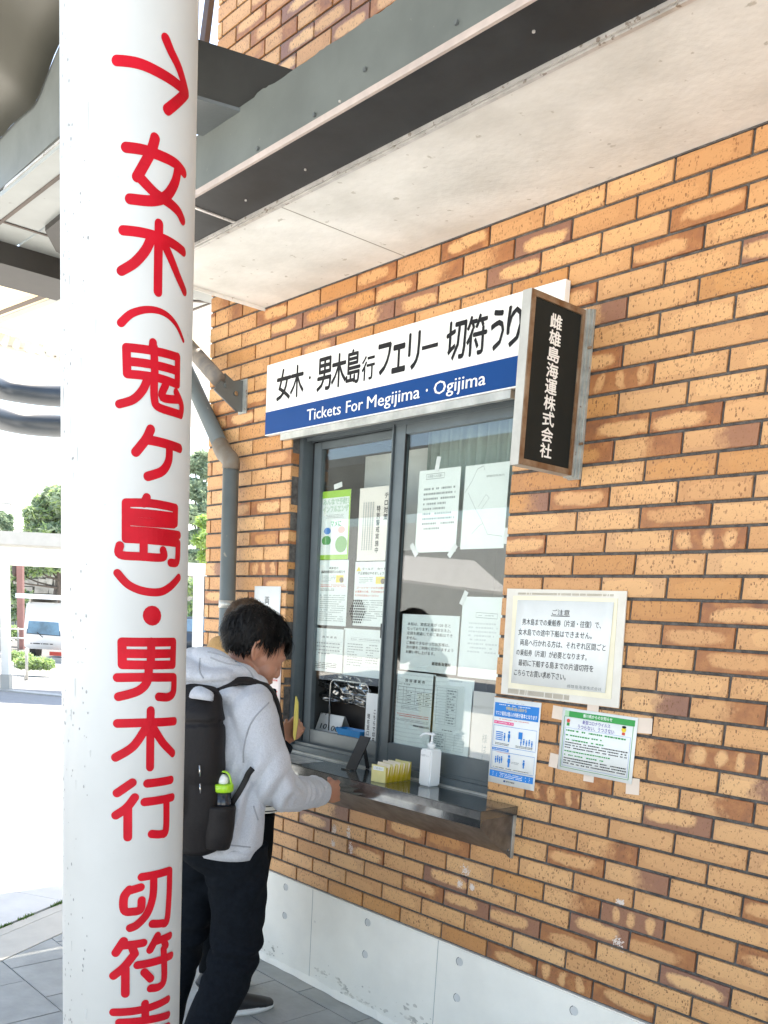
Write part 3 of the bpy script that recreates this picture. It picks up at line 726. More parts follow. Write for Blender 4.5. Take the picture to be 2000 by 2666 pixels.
t, p, s = sheet('gold_card_notice', 'white notice with warning triangle and red lines, second row right inside the left window pane', 'notice', (926, 1463), (999, 1633), GL)
p.text('ゴールド　カード', .22, .98, .87, .91, m_ink, .02); p.text('不正使用はやめましょう', .1, .92, .80, .845, m_ink, .02); p.add([(.04, .855), (.20, .855), (.12, .93)], [(0, 1, 2)], m_yel)
p.rect(.68, .97, .66, .77, m_yel); p.disc(.9, .70, .07, m_wood, e=.6); rows(p, .15, .6, .66, .77, 4, m_grey, 31, .03)
p.text('ゴールドカードの不正使用', .08, .98, .58, .615, m_redi, .02); p.text('は運賃の三倍、不正利用され', .04, .98, .52, .555, m_redi, .02); p.text('た方はお支払いください', .04, .8, .46, .495, m_redi, .02); rows(p, .05, .98, .08, .42, 10, m_grey, 33, .03); p.make('print', t)
t, p, s = sheet('fare_sheet', 'small fare sheet, third row left inside the left window pane', 'timetable', (819, 1634), (893, 1754), GL)
p.text('旅 客 運 賃', .28, .75, .78, .83, m_ink, .01)
for i in range(5): p.line([(.08, .70 - i * .08), (.92, .70 - i * .08)], .004, m_grey)
rows(p, .1, .9, .38, .70, 4, m_grey, 41, .06); rows(p, .05, .8, .06, .22, 4, m_ink, 42, .02); p.make('print', t)
t, p, s = sheet('departure_sheet', 'long departure list, third row right inside the left window pane', 'timetable', (896, 1635), (991, 1768), GL)
p.line([(.2, .75), (.92, .74), (.92, .80), (.2, .82)], .005, m_grey, True); rows(p, .2, .92, .76, .80, 1, m_grey, 50, .03); rows(p, .12, .52, .2, .70, 9, m_grey, 51, .04); rows(p, .6, .93, .28, .70, 8, m_grey, 52, .04); p.make('print', t)
t, p, s = sheet('narrow_sign', 'narrow white strip with vertical writing, bottom right corner inside the left window pane', 'sign', (955, 1803), (980, 1948), GL)
p.vtext('現在窓口は', .15, .62, .10, m_ink, .02, 2.2); p.vtext('こちらで切符', .62, .72, .10, m_ink, .02, 2.2); p.make('print', t)
# clear pockets and tape
m_clear = glass_mat('clear_plastic', (.97, .97, .97), .8)
for i, (px, py) in enumerate(((1078, 1432), (1178, 1434), (866, 1262), (1140, 1208), (1208, 1557), (1318, 1395))):
    q = wp(px, py, GY - .0015); t = bx('tape_strip', -.011, .011, -.0002, .0002, -.028, .028, mat('clear_tape_%d' % i, (.62, .64, .62), .3, var=.1), None)
    t.location = (q.x, q.y if px > 1000 else GL - .0015, q.z); t.rotation_euler = (0, R((-38, 40, 80, 10, 25, 8)[i]), 0)
    t.name = 'tape_strip'; tag(t, ('strip of clear tape at the lower left corner of the boxed notice', 'strip of clear tape at the lower right corner of the boxed notice', 'crumpled clear tape above the lime green poster', 'clear tape above the boxed notice inside the right pane', 'clear tape at the top left of the faint notice', 'strip of clear tape beside the line map')[i], 'tape')
# round speech holes in the left pane: dark dots in a hexagon
c = wp(930, 1592, LY + .0112); b = bmesh.new()
for r_ in range(-4, 5):
    n_ = 9 - abs(r_)
    for k in range(n_):
        x = c.x + (k - (n_ - 1) / 2) * .0125; z = c.z + r_ * .0115
        bmesh.ops.create_circle(b, cap_ends=True, segments=8, radius=.0042, matrix=Matrix.Translation((x, c.y, z)) @ Matrix.Rotation(R(90), 4, 'X'))
obj('speech_holes', b, m_black, ls)
# acrylic opening with a crumpled shiny sheet, behind it an added dark panel for the dim interior
m_chrome = mat('shiny_film', (.30, .30, .29), .14, metal=.9, var=.5, vsc=12)
q0 = wp(800, 1745, .20); q1 = wp(960, 1842, .20)
bx('dark_backing', -3.44, -2.9, .26, .30, CZ, 1.44, mat('backing_dark', (.035, .028, .024), .6), room)  # panel added to darken what shows through the counter opening
b = bmesh.new(); nx, nz = 44, 36; g = []
for i in range(nx + 1):
    row = []
    for k in range(nz + 1):
        u, v = i / nx, k / nz; x = q0.x + (q1.x - q0.x) * u; z = q1.z + (q0.z - q1.z) * v
        y = .185 + .045 * abs(noise.noise(Vector((u * 3.1 + v * 2, v * 2.6, 4)))) * 2 + .02 * noise.noise(Vector((u * 9, v * 4, 1)))
        row.append(b.verts.new((x, y, z)))
    g.append(row)
for i in range(nx):
    for k in range(nz): b.faces.new((g[i][k], g[i + 1][k], g[i + 1][k + 1], g[i][k + 1]))
t = obj('plastic_curtain', b, m_chrome, smooth=True); t.modifiers.new('s', 'SOLIDIFY').thickness = .001
tag(t, 'crumpled shiny plastic sheet hanging behind the counter opening of the left pane', 'plastic sheet')
a = wp(862, 1768, LY + .03); c = wp(955, 1895, LY + .03); y_ = LY + .03
pts = []
for i in range(9): t_ = math.pi - i * math.pi / 8 / 2; pts.append((a.x + .03 + .03 * math.cos(t_), y_, a.z - .03 + .03 * math.sin(t_)))
for i in range(9): t_ = math.pi / 2 - i * math.pi / 8 / 2; pts.append((c.x - .03 + .03 * math.cos(t_), y_, a.z - .03 + .03 * math.sin(t_)))
arch = [(a.x, y_, 1.16)] + pts + [(c.x, y_, 1.16)]
tubeo('opening_rim', arch, .0035, m_stain, ls, n=6)

# calendar plate reading 10:00, blue tray
pA = wp(816, 1862, .15); pB = wp(876, 1928, .15)
t = thing('time_plate', 'white flip plate reading 10:00 standing inside the left window pane', 'sign', (pA.x + .05, .16, pB.z))
b = bmesh.new(); x0, x1, z0, z1 = pA.x - .005, pB.x - .012, CZ, pA.z + .012
slab(b, [(x0 - .015, .165, z0), (x1, .165, z0), (x1 + .012, .190, z1), (x0 + .012, .190, z1)], (0, .003, 0)); obj('front_plate', b, m_paper, t)
b = bmesh.new(); slab(b, [(x0, .25, z0), (x1 + .03, .25, z0), (x1 + .014, .194, z1), (x0 + .014, .194, z1)], (0, .003, 0)); obj('back_plate', b, m_grey, t)
for k in range(3): tubeo('ring', [(x0 + .025 + k * .03, .185, z1 - .006), (x0 + .026 + k * .03, .188, z1 + .008), (x0 + .027 + k * .03, .198, z1 + .004)], .0018, m_black, t, n=5)
pr = Print(lambda u, v, l: (x0 - .015 + (v * .027) + u * (x1 - x0 + .015 - v * .003),   .164 - .0008 - l + v * .025, z0 + v * (z1 - z0))); pr.text('10', .17, .42, .42, .62, m_ink, .01); pr.text('00', .60, .90, .40, .60, m_ink, .01); pr.text('-', .47, .53, .50, .515, m_ink, .01); pr.make('print', t)
a = wp(868, 1908, .15); c = wp(925, 1935, .15)
t = thing('coin_tray', 'bright blue plastic coin tray lying inside the left window', 'tray', ((a.x + c.x) / 2, .18, 1.10))
b = bmesh.new(); m_tray = mat('blue_plastic', (.01, .23, .55), .3, var=.03)
X0 = wp(872, 1906, .09).x; X1 = wp(938, 1915, .09).x; CT = 1.1565
o_ = [(X0, .088), (X1, .088), (X1, .158), (X0, .158)]; i_ = [(X0 + .015, .098), (X1 - .015, .098), (X1 - .015, .150), (X0 + .015, .150)]
lo = [b.verts.new((x, y, CT)) for x, y in i_]; hi = [b.verts.new((x, y, CT + .030)) for x, y in o_]; hi2 = [b.verts.new((x * .985 + (X0 + X1) / 2 * .015, y * .94 + .0075, CT + .030)) for x, y in o_]
for i in range(4): j = (i + 1) % 4; b.faces.new((lo[i], lo[j], hi[j], hi[i])); b.faces.new((hi[i], hi[j], hi2[j], hi2[i]))
b.faces.new(lo); obj('tray_body', b, m_tray, t)

# ------------------------------------------------------------------ counter sill
HZ = 1.047
sill = thing('counter_shelf', 'stainless steel counter shelf with a sloping hood below the ticket window', 'counter', (-2.8, -.1, HZ))
SX1 = -2.058; SX0 = -3.53
b = bmesh.new(); box(b, SX0, SX1, -.200, -.0025, HZ - .032, HZ, .0015); box(b, WX0 + .002, WX1 - .002, -.0024, .0415, HZ - .02, HZ - .0002)
m_shelf = mat('brushed_steel_top', (.21, .225, .23), .13, metal=.85, var=.15, vsc=7, bump=.02, bsc=30)
obj('shelf_top', b, m_shelf, sill)
bx('front_trim', SX0, SX1 + .001, -.2035, -.2003, HZ - .030, HZ - .002, mat('worn_trim', (.15, .16, .165), .25, metal=.8, col2=(.27, .28, .28), vsc=22), sill, .0006)
bx('front_lip', SX0, SX1, -.199, -.192, HZ - .060, HZ - .032, m_shelf, sill)
bx('back_bead', WX0 + .01, WX1 - .01, .030, .041, HZ, HZ + .007, m_aluL, sill)
z_b = .866
b = bmesh.new(); v = [(SX0, -.192, HZ - .058), (SX1 - .012, -.192, HZ - .058), (SX1 - .012, -.0135, z_b), (SX0, -.0135, z_b)]; slab(b, v, (0, .002, .002)); obj('hood_plate', b, m_stainr, sill)
b = bmesh.new(); slab(b, [(SX1 - .011, -.196, HZ - .033), (SX1 - .011, -.196, HZ - .060), (SX1 - .011, -.012, z_b - .012), (SX1 - .011, -.001, z_b - .012), (SX1 - .011, -.001, HZ - .033)], (.003, 0, 0)); obj('side_plate', b, m_stainr, sill)
bx('wall_flange', SX1 - .008, SX1 - .004, -.014, -.001, z_b - .01, HZ - .034, m_aluL, sill)
b = bmesh.new(); ell(b, Vector((SX1 - .006, -.028, z_b + .022)), (.004, .005, .005), 8); obj('bolt', b, m_stain, sill)
# papers lying on the sill
t = thing('sill_papers', 'printed papers under film lying on the counter shelf in front of the left pane', 'papers', (-3.25, -.1, HZ))
bx('paper_sheet', -3.42, -3.13, -.17, -.03, HZ + .0005, HZ + .0015, mat('film_paper', (.50, .53, .54), .15, var=.2, vsc=30), t)
pr = Print(lambda u, v, l: (-3.42 + u * .29, -.17 + v * .14, HZ + .0018 + l)); pr.rect(.1, .45, .1, .35, m_ink); rows(pr, .1, .9, .45, .9, 6, m_grey, 3, .03); pr.make('print', t)
# black card stand
t = thing('card_stand', 'black folding stand propped on the counter shelf left of the yellow box', 'stand', (-2.93, -.02, HZ))
p0 = gp(905, 1992, HZ); 
q = wp(905, 1990, -.05); xb = q.x
def stand_quad(w, zb, zt, yb, yt, xo0, xo1): return [(xb + xo0, yb, zb), (xb + xo0 + w, yb, zb), (xb + xo1 + w, yt, zt), (xb + xo1, yt, zt)]
slabo('front_panel', [(xb - .002, -.060, HZ + .001), (xb + .056, -.054, HZ + .001), (xb + .070, .008, HZ + .140), (xb + .012, .002, HZ + .140)], (0, .005, 0), m_black, t)
slabo('rear_leg', [(xb + .03, .028, HZ + .001), (xb + .05, .030, HZ + .001), (xb + .045, .003, HZ + .10), (xb + .03, .001, HZ + .10)], (0, .004, 0), m_black, t)
bx('ledge', xb - .004, xb + .055, -.082, -.060, HZ + .0005, HZ + .006, m_stain, t, .001)
# yellow leaflet box
a = wp(964, 2035, -.10); c = wp(1068, 2035, -.04)
t = thing('leaflet_box', 'clear yellow box of small folded leaflets on the counter shelf', 'box', (a.x + .05, -.09, HZ))
m_ylw = mat('yellow_card', (.72, .66, .30), .4, var=.06, vsc=20)
X0 = gp(964, 2036, HZ).x; yb = -.125
fx = gp(966, 2034, HZ); fx1 = gp(1003, 2041, HZ); fx2 = gp(1068, 2032, HZ)
u_ = (fx1 - fx); w_ = (fx2 - fx1)
def cardbox(o0, o1, h0, h1, m, nm, th=.002):
    slabo(nm, [o0 + Vector((0, 0, .001)), o1 + Vector((0, 0, .001)), o1 + Vector((0, 0, h1)), o0 + Vector((0, 0, h0))], (0, .0015, 0), m, t)
m_yc = glass_mat('yellow_acrylic', (.95, .90, .55), .5)
cardbox(fx, fx1, .070, .068, m_ylw, 'front_panel'); cardbox(fx1, fx2, .062, .075, m_yc, 'side_panel')
cardbox(fx + w_, fx2, .075, .075, m_ylw, 'back_panel'); cardbox(fx, fx + w_, .068, .070, m_yc, 'side_panel')
for k in range(9):
    s_ = (k + .8) / 10; o0 = fx + w_ * s_ + u_ * .08 + Vector((0, 0, .001)); o1 = o0 + u_ * .84; h = .072 + .012 * random.random()
    slabo('leaflet', [o0, o1, o1 + Vector((.012, .004, h)), o0 + Vector((.012, .004, h + .004))], (0.0015, .001, 0), m_ylw if k % 2 else m_paperc, t)
pr = Print(lambda u, v, l: (fx.x + u_.x * u - .0006, fx.y + u_.y * u - .0008 - l, HZ + .001 + .07 * v)); pr.rect(.12, .86, .68, .90, m_paper); pr.text('ご自由に', .18, .8, .73, .86, m_grey, .0); pr.make('label', t)
# sanitiser bottle: square body, pump
cb = gp(1117, 2045, HZ)
t = thing('pump_bottle', 'white square pump bottle of hand sanitiser standing on the counter shelf', 'bottle', (cb.x, cb.y, HZ))
m_pl = mat('white_plastic', (.80, .82, .82), .3, var=.01, coat=.2)
h = .031; b = bmesh.new(); box(b, cb.x - h, cb.x + h, cb.y - h, cb.y + h, HZ + .001, HZ + .145, .006); obj('bottle_body', b, m_pl, t)
tubeo('neck', [(cb.x, cb.y, HZ + .144), (cb.x, cb.y, HZ + .152), (cb.x, cb.y, HZ + .153), (cb.x, cb.y, HZ + .166), (cb.x, cb.y, HZ + .167), (cb.x, cb.y, HZ + .172)], [.013, .013, .0155, .0155, .009, .007], m_pl, t, 16)
tubeo('pump_stem', [(cb.x, cb.y, HZ + .171), (cb.x, cb.y, HZ + .197)], .0045, m_pl, t, 8)
tubeo('nozzle', smoothpath([(cb.x + .012, cb.y + .003, HZ + .199), (cb.x, cb.y, HZ + .202), (cb.x - .035, cb.y - .008, HZ + .200), (cb.x - .052, cb.y - .012, HZ + .186)], 4), [(.009, .006)] * 6 + [(.005, .005)] * 7, m_pl, t, 8)
pr = Print(lambda u, v, l: (cb.x - h + u * 2 * h, cb.y - h - .0006 - l, HZ + v * .145)); pr.text('手指消毒用アルコール', .12, .86, .80, .86, m_grey, .0); pr.make('print', t)

# ------------------------------------------------------------------ signs on the wall
SY = -.030
t = thing('ticket_sign', 'long white and blue ferry ticket sign board above the window', 'sign', (-2.85, -.015, 2.47))
sx0, sx1, sz0, sz1, szm = -3.657, -2.020, 2.474, 2.777, 2.575
b = bmesh.new(); box(b, sx0, sx1, SY, -.004, sz0, sz1, .0008); obj('board', b, mat('sign_white', (.84, .84, .82), .4, var=.01, spec=.2), t)
bx('timber_batten', sx0 + .11, sx1 - .2, -.024, -.001, sz0 - .030, sz0 - .001, m_aluL, t)
def SP(px, py): q = wp(px, py, SY); return q.x, q.z
pr = Print(lambda u, v, l: (u, SY - .0006 - l, v)); cs = .6028
pr.rect(sx0, sx1, sz0 + .004, szm, m_blue)
def sx(cx, cy=450): return wp(600 + cs * cx, 700 + cs * cy, SY).x
zt = wp(600 + cs * 405, 700 + cs * 385, SY).z; zb = wp(600 + cs * 400, 700 + cs * 525, SY).z
for body, c0, c1, k0, k1 in (('女', 203, 262, 0, 1), ('木', 262, 318, 0, 1), ('男', 376, 436, 0, 1), ('木', 438, 500, 0, 1), ('島', 501, 560, 0, 1), ('行', 568, 622, 0, .70), ('フ', 636, 690, .05, .92), ('ェ', 697, 752, .02, .78), ('リ', 765, 812, .0, 1), ('切', 926, 1008, -.02, 1), ('符', 1012, 1096, -.02, 1), ('う', 1114, 1168, -.02, .98), ('り', 1182, 1244, -.02, .98)):
    pr.text(body, sx(c0), sx(c1), zb + (zt - zb) * k0, zb + (zt - zb) * k1, m_ink, .028)
pr.rect(sx(822), sx(890), zb + (zt - zb) * .45, zb + (zt - zb) * .56, m_ink)
pr.disc(sx(345), (zb + zt) / 2, .0065, m_ink)
pr.text('ば', sx(1262), sx(1325), zb, zt, m_ink, .028)
zc = wp(600 + cs * 340, 700 + cs * 655, SY).z
def en(body, c0, c1):
    V, _ = glyphs(body, .01); h_ = (wp(600 + cs * 345, 700 + cs * 605, SY).z - zc)
    pr.text(body, sx(c0, 560), sx(c1, 560), zc, zc + h_, m_wtext, .012, cap=.70)
en('Tickets', 335, 480); en('For', 503, 575); en('Megijima', 593, 818); en('Ogijima', 878, 1098); pr.disc(sx(848, 560), zc + .022, .005, m_wtext)
pr.make('lettering', t)
# lit box sign, edge-on to the wall
t = thing('box_sign', 'narrow black and rusty box sign projecting from the wall beside the long sign', 'sign', (-1.95, -.15, 2.166))
BX0, BX1, BY0, BZ0, BZ1 = -1.963, -1.930, -.300, 2.164, 2.664
b = bmesh.new(); box(b, BX0, BX1, BY0, BY0 + .003, BZ0, BZ1); box(b, BX0, BX1, BY0 + .003, -.035, BZ1 - .003, BZ1); box(b, BX0, BX1, BY0 + .003, -.035, BZ0, BZ0 + .003); box(b, BX0, BX0 + .002, BY0 + .003, -.035, BZ0 + .003, BZ1 - .003)
obj('casing', b, mat('dull_zinc', (.48, .47, .43), .5, metal=.3, var=.12, vsc=10), t)
m_rustf = mat('rusty_frame', (.30, .22, .15), .5, metal=.2, col2=(.16, .075, .03), vsc=14)
b = bmesh.new(); fw = .020
for q in ((BY0 + .001, BY0 + fw, BZ0, BZ1), (-.052, -.036, BZ0, BZ1), (BY0 + fw, -.052, BZ1 - fw, BZ1), (BY0 + fw, -.052, BZ0, BZ0 + fw)): box(b, BX1 - .001, BX1 + .004, q[0], q[1], q[2] + .001, q[3] - .001, .0008)
obj('frame', b, m_rustf, t)
bx('face_panel', BX1 - .006, BX1 - .001, BY0 + fw - .001, -.051, BZ0 + fw - .001, BZ1 - fw + .001, mat('black_face', (.016, .019, .018), .6, var=.1, spec=.15), t)
b = bmesh.new(); box(b, BX0 + .002, BX1 + .003, -.034, -.024, BZ0 - .004, BZ1 + .004); box(b, BX0 + .006, BX1 + .010, -.023, -.013, BZ0 - .006, BZ1 + .005); box(b, BX0 + .004, BX1 + .016, -.012, -.001, BZ0 - .008, BZ1 + .006)
obj('wall_bracket', b, m_galv, t)
for z in (BZ0 + .10, BZ1 - .11): tubeo('bolt', [(BX1 + .004, -.018, z), (BX1 + .022, -.018, z)], .0045, m_rustf, t, 6)
pr = Print(lambda u, v, l: (BX1 - .0006 + l, u, v))
zz = xp(1300 + .2441 * 600, 720 + .2441 * 390, BX1).z; ze = xp(1300 + .2441 * 470, 720 + .2441 * 1940, BX1).z
ch = '雌雄島海運株式会社'; st = (zz - ze) / 9
for i, c_ in enumerate(ch):
    z1 = zz - i * st; pr.text(c_, -.2005, -.1445, z1 - st * .93, z1 - st * .03, m_wtext, .030)
pr.make('lettering', t)

# ------------------------------------------------------------------ papers on the brick wall
def wallsheet(name, label, cat, x0, x1, z0, z1, y=-.004, m=None, tilt=0., par=None):
    t = par or thing(name, label, cat, ((x0 + x1) / 2, y, z0))
    b = bmesh.new(); nx = 10; prev = None
    fy = lambda u: y - .002 * math.sin(u * 3.14) - .0012 * math.sin(u * 9 + x0 * 7)
    for i in range(nx + 1):
        u = i / nx; x = x0 + (x1 - x0) * u
        cur = [b.verts.new((x, fy(u), z0 + tilt * u)), b.verts.new((x, fy(u), z1 + tilt * u))]
        if prev: b.faces.new((prev[0], cur[0], cur[1], prev[1]))
        prev = cur
    o = obj('paper_sheet', b, m or m_paper, t, True); o.modifiers.new('s', 'SOLIDIFY').thickness = .0005; o.modifiers[0].offset = -1 if False else 1
    pr = Print(lambda u, v, l: (x0 + (x1 - x0) * u, fy(u) - .0012 - l, z0 + (z1 - z0) * v + tilt * u))
    return t, pr
# big notice on cardboard
t = thing('ticket_notice', 'large black lettered notice on taped cardboard right of the window', 'notice', (-1.93, -.01, 1.436))
slabo('cardboard', [(-2.181, -.004, 1.806), (-2.173, -.004, 1.437), (-1.686, -.004, 1.437), (-1.698, -.004, 1.803)], (0, -.004, 0), mat('taped_card', (.66, .62, .54), .7, col2=(.74, .71, .64), vsc=9), t)
slabo('inner_card', [(-2.150, -.0085, 1.782), (-2.140, -.0085, 1.462), (-1.716, -.0085, 1.462), (-1.727, -.0085, 1.780)], (0, -.0015, 0), mat('cream_card', (.80, .74, .56), .7, var=.05, vsc=8), t)
_, pr = wallsheet('', '', '', -2.128, -1.738, 1.480, 1.768, -.0118, par=t)
b = bmesh.new()
for i in range(90):
    x = -2.13 + i * .0044
    if random.random() < .85: box(b, x, x + .0016, -.0093, -.0084, 1.786, 1.793)
for i in range(60):
    x = -2.14 + i * .0044
    if random.random() < .85: box(b, x, x + .0016, -.0093, -.0084, 1.443, 1.459)
o = obj('corrugation', b, mat('corrugation_brown', (.42, .36, .27), .8), t); o['kind'] = 'stuff'
pr.text('ご注意', .40, .58, .835, .90, m_ink, .008); pr.rect(.39, .585, .822, .829, m_ink)
for i, (q, a, e) in enumerate((('男木島までの乗船券（片道・往復）で、', .075, .90), ('女木島での途中下船はできません。', .04, .82), ('両島へ行かれる方は、それぞれ区間ごと', .07, .965), ('の乗船券（片道）が必要となります。', .035, .79), ('最初に下船する島までの片道切符を', .07, .865), ('こちらでお買い求め下さい。', .03, .60))):
    v = .705 - i * .122; pr.text(q, a, e, v, v + .078, m_ink, .008)
pr.text('雌雄島海運株式会社', .62, .965, .015, .055, m_grey, .0); pr.make('print', t)
# mask poster
t, pr = wallsheet('mask_poster', 'white and blue mask guidance poster below left of the large notice', 'poster', -2.205, -1.993, 1.113, 1.422)
pr.rect(.03, .97, .78, .945, m_blue2); pr.text('令和5年3月13日から', .28, .72, .87, .91, m_yel, .02); pr.text('マスク着用は個人の判断が基本となります', .06, .94, .80, .85, m_wtext, .025)
rows(pr, .12, .85, .915, .935, 1, m_wtext, 1, .03); rows(pr, .3, .7, .955, .965, 1, m_grey, 1, .03); rows(pr, .15, .8, .75, .765, 1, m_redi, 2, .02)
pr.rect(.04, .48, .70, .735, m_pink); rows(pr, .06, .46, .71, .727, 1, m_wtext, 3, .02)
pr.line([(.04, .44), (.96, .44), (.96, .68), (.04, .68)], .004, m_blue2, True); pr.line([(.04, .17), (.96, .17), (.96, .38), (.04, .38)], .004, m_blue2, True)
pr.rect(.04, .42, .39, .42, m_blue2); rows(pr, .06, .4, .397, .413, 1, m_wtext, 4, .02); rows(pr, .15, .45, .365, .375, 1, m_redi, 4, .02)
for i in range(5): pr.rect(.10, .26, .60 - i * .022, .612 - i * .022, m_blue2)
def pers(u, v, s, m): pr.disc(u, v + s * .8, s * .28, m, 10, .7); pr.add([(u - s * .35, v), (u + s * .35, v), (u + s * .28, v + s * .55), (u - s * .28, v + s * .55)], [(0, 1, 2, 3)], m); pr.rect(u - s * .2, u + s * .2, v - s * .6, v, m)
pers(.30, .545, .06, m_blue2); pers(.40, .555, .08, m_blue2); pr.rect(.60, .68, .56, .64, m_blue2)
for i in range(5): pers(.66 + i * .055, .515 + .012 * (i % 2), .045, m_blue2)
rows(pr, .1, .42, .455, .485, 2, m_ink, 5, .02); rows(pr, .56, .9, .455, .485, 2, m_ink, 6, .02)
for i in range(4): pers(.14 + i * .045, .27 + .01 * (i % 2), .05, m_blue2)
pers(.44, .27, .09, m_blue2); pers(.75, .27, .06, m_blue2); rows(pr, .5, .66, .26, .29, 2, m_grey, 8, .02); rows(pr, .1, .88, .185, .20, 1, m_ink, 7, .02)
pr.rect(.03, .97, .075, .15, m_blue2); rows(pr, .1, .92, .085, .14, 3, m_wtext, 9, .018); pr.line([(.36, .045), (.40, .045)], .02, m_blue, False); pr.text('厚生労働省', .42, .6, .035, .055, m_ink, .01); pr.make('print', t)
# covid notice, taped, slightly turned
t, pr = wallsheet('infection_notice', 'white landscape notice with green heading bar taped under the large notice', 'notice', -1.903, -1.613, 1.206, 1.418, tilt=-.004)
pr.rect(.04, .97, .865, .955, m_green); pr.rect(.04, .1, .865, .955, mat('pale_green_ink', (.40, .62, .40), .6, var=0)); pr.text('香川県からのお知らせ', .30, .68, .885, .94, m_wtext, .02)
pr.text('新型コロナウイルス', .30, .66, .78, .84, m_purp, .02); pr.text('うつらない、うつさない', .24, .72, .70, .765, m_purp, .02)
pr.disc(.10, .80, .025, m_redi, 10, 1.2); pr.rect(.08, .12, .72, .77, m_green); pr.disc(.84, .79, .03, m_yel, 12, 1.3); pr.disc(.84, .83, .028, m_ink, 12, .7); pr.rect(.82, .86, .71, .75, m_redi)
pr.line([(.04, .055), (.955, .055), (.955, .865), (.04, .865)], .006, m_green, True); pr.line([(.06, .085), (.935, .085), (.935, .69), (.06, .69)], .003, m_blue2, True)
rows(pr, .08, .9, .62, .68, 1, m_green, 1, .022); rows(pr, .08, .6, .55, .60, 1, m_green, 2, .022); rows(pr, .09, .6, .48, .53, 1, m_green, 3, .022)
rows(pr, .08, .92, .36, .48, 3, m_ink, 4, .014); rows(pr, .08, .72, .30, .345, 1, m_green, 5, .022); rows(pr, .08, .62, .24, .285, 1, m_green, 7, .022); rows(pr, .08, .92, .11, .23, 3, m_ink, 6, .014); pr.make('print', t)
for i, (x, z, w, h, a, lb) in enumerate(((-1.917, 1.396, .028, .022, 3, 'pinkish paper tape at the top left corner of the green headed notice'), (-1.785, 1.425, .022, .014, 0, 'paper tape at the top middle of the green headed notice'), (-1.594, 1.392, .030, .024, -3, 'pinkish paper tape at the top right corner of the green headed notice'), (-1.922, 1.232, .018, .024, 4, 'shiny tape at the lower left corner of the green headed notice'), (-1.776, 1.199, .020, .016, 0, 'paper tape at the bottom middle of the green headed notice'), (-1.61, 1.196, .024, .026, -4, 'torn tape at the lower right corner of the green headed notice'))):
    o = bx('tape_piece', -w, w, -.0006, .0004, -h, h, m_tape); o.location = (x, -.0024, z); o.rotation_euler = (0, R(a), 0); tag(o, lb, 'tape')
# small paper left of the window
t, pr = wallsheet('exchange_notice', 'white sheet with vertical writing on the brick pier left of the window', 'notice', -3.739, -3.525, 1.497, 1.803)
pr.vtext('両替は', .42, .86, .135, m_ink, .01, 1.3); pr.vtext('できません', .42, .46, .09, m_ink, .01, 1.3); pr.make('print', t)
o_, pr = wallsheet('pink_notice', 'pale pink sheet low on the brick pier left of the window', 'notice', -3.72, -3.50, 1.19, 1.452, m=mat('pale_pink_paper', (.80, .70, .66), .6, var=.02)); rows(pr, .1, .9, .2, .85, 10, m_redi, 2, .03); pr.make('print', o_)
# chalky marks on the bricks
m_chalk = mat('chalky_residue', (.72, .62, .55), .9, var=.1)
for i, (px, py, w, h) in enumerate(((870, 2160, .016, .024), (907, 2168, .014, .030), (867, 2196, .015, .016), (914, 2210, .016, .03), (1211, 2267, .026, .024), (1198, 2301, .016, .016), (1229, 2310, .012, .014), (1615, 2350, .016, .012), (1610, 2457, .022, .024))):
    q = wp(px, py, -.0024); b = bmesh.new(); rd = random.Random(i)
    for _ in range(120):
        x = rd.gauss(0, w * .5); z = rd.gauss(0, h * .5)
        if abs(x) > w or abs(z) > h: continue
        zz_ = (SZ - (q.z + z)) % .07
        if zz_ < .006 or zz_ > .064: continue
        r_ = rd.uniform(.001, .0028); a0 = rd.uniform(0, 6); yy_ = -.0018 - rd.uniform(0, .0006)
        b.faces.new([b.verts.new((q.x + x + r_ * math.cos(a0 + k * 1.26) * rd.uniform(.7, 1.3), yy_, q.z + z + r_ * math.sin(a0 + k * 1.26))) for k in range(5)])
    obj('chalk_mark', b, m_chalk, wall)

# ------------------------------------------------------------------ pipe, strut and bracket at the wall corner
m_pipe = mat('grey_drainpipe', (.12, .145, .15), .45, var=.08, vsc=6, spots=(25, .70, (.33, .30, .25)))
m_rustp = mat('stained_pipe', (.17, .155, .13), .6, col2=(.15, .12, .09), vsc=20)
t = thing('drainpipe', 'grey drainpipe bending down the brick corner left of the window', 'drainpipe', (-3.98, -.06, 0))
pv = wp(594, 1500, -.07); xv = pv.x
e0 = wp(598, 1222, -.07); e1 = wp(583, 1178, -.07); a0 = Vector((e1.x, e1.y, e1.z))
top = dp(470, 930, 4.9)
tubeo('vertical_pipe', [(xv, -.07, .02), (xv, -.07, e0.z)], .0385, m_pipe, t, 20)
tubeo('elbow', smoothpath([(xv, -.07, e0.z), (xv - .004, -.07, e0.z + .04), (a0.x, -.07, a0.z + .0), a0 + (top - a0).normalized() * .06], 5), .042, m_rustp, t, 20)
tubeo('slanting_pipe', [a0 + (top - a0).normalized() * .05, top, top + (top - a0) * .25], .0385, m_pipe, t, 20)
cl = wp(590, 1573, -.07)
tubeo('clamp', [(xv, -.07, cl.z - .018), (xv, -.07, cl.z + .018)], .0415, m_aluL, t, 20)
tubeo('clamp_bolt', [(xv + .03, -.10, cl.z), (xv + .07, -.10, cl.z)], .006, m_galv, t, 8)
t = thing('eye_bolt', 'small galvanised eye bolt in the brickwork beside the drainpipe', 'bolt', wp(650, 1570, -.02))
c = wp(651, 1572, -.035); pts = [(c.x + .018 * math.cos(a_), -.03, c.z + .026 * math.sin(a_)) for a_ in [i * .42 for i in range(16)]]
tubeo('ring', pts, .0055, m_galv, t, 8); tubeo('shank', [(c.x - .015, -.03, c.z + .01), (c.x - .015, 0.0, c.z + .012)], .005, m_galv, t, 8)
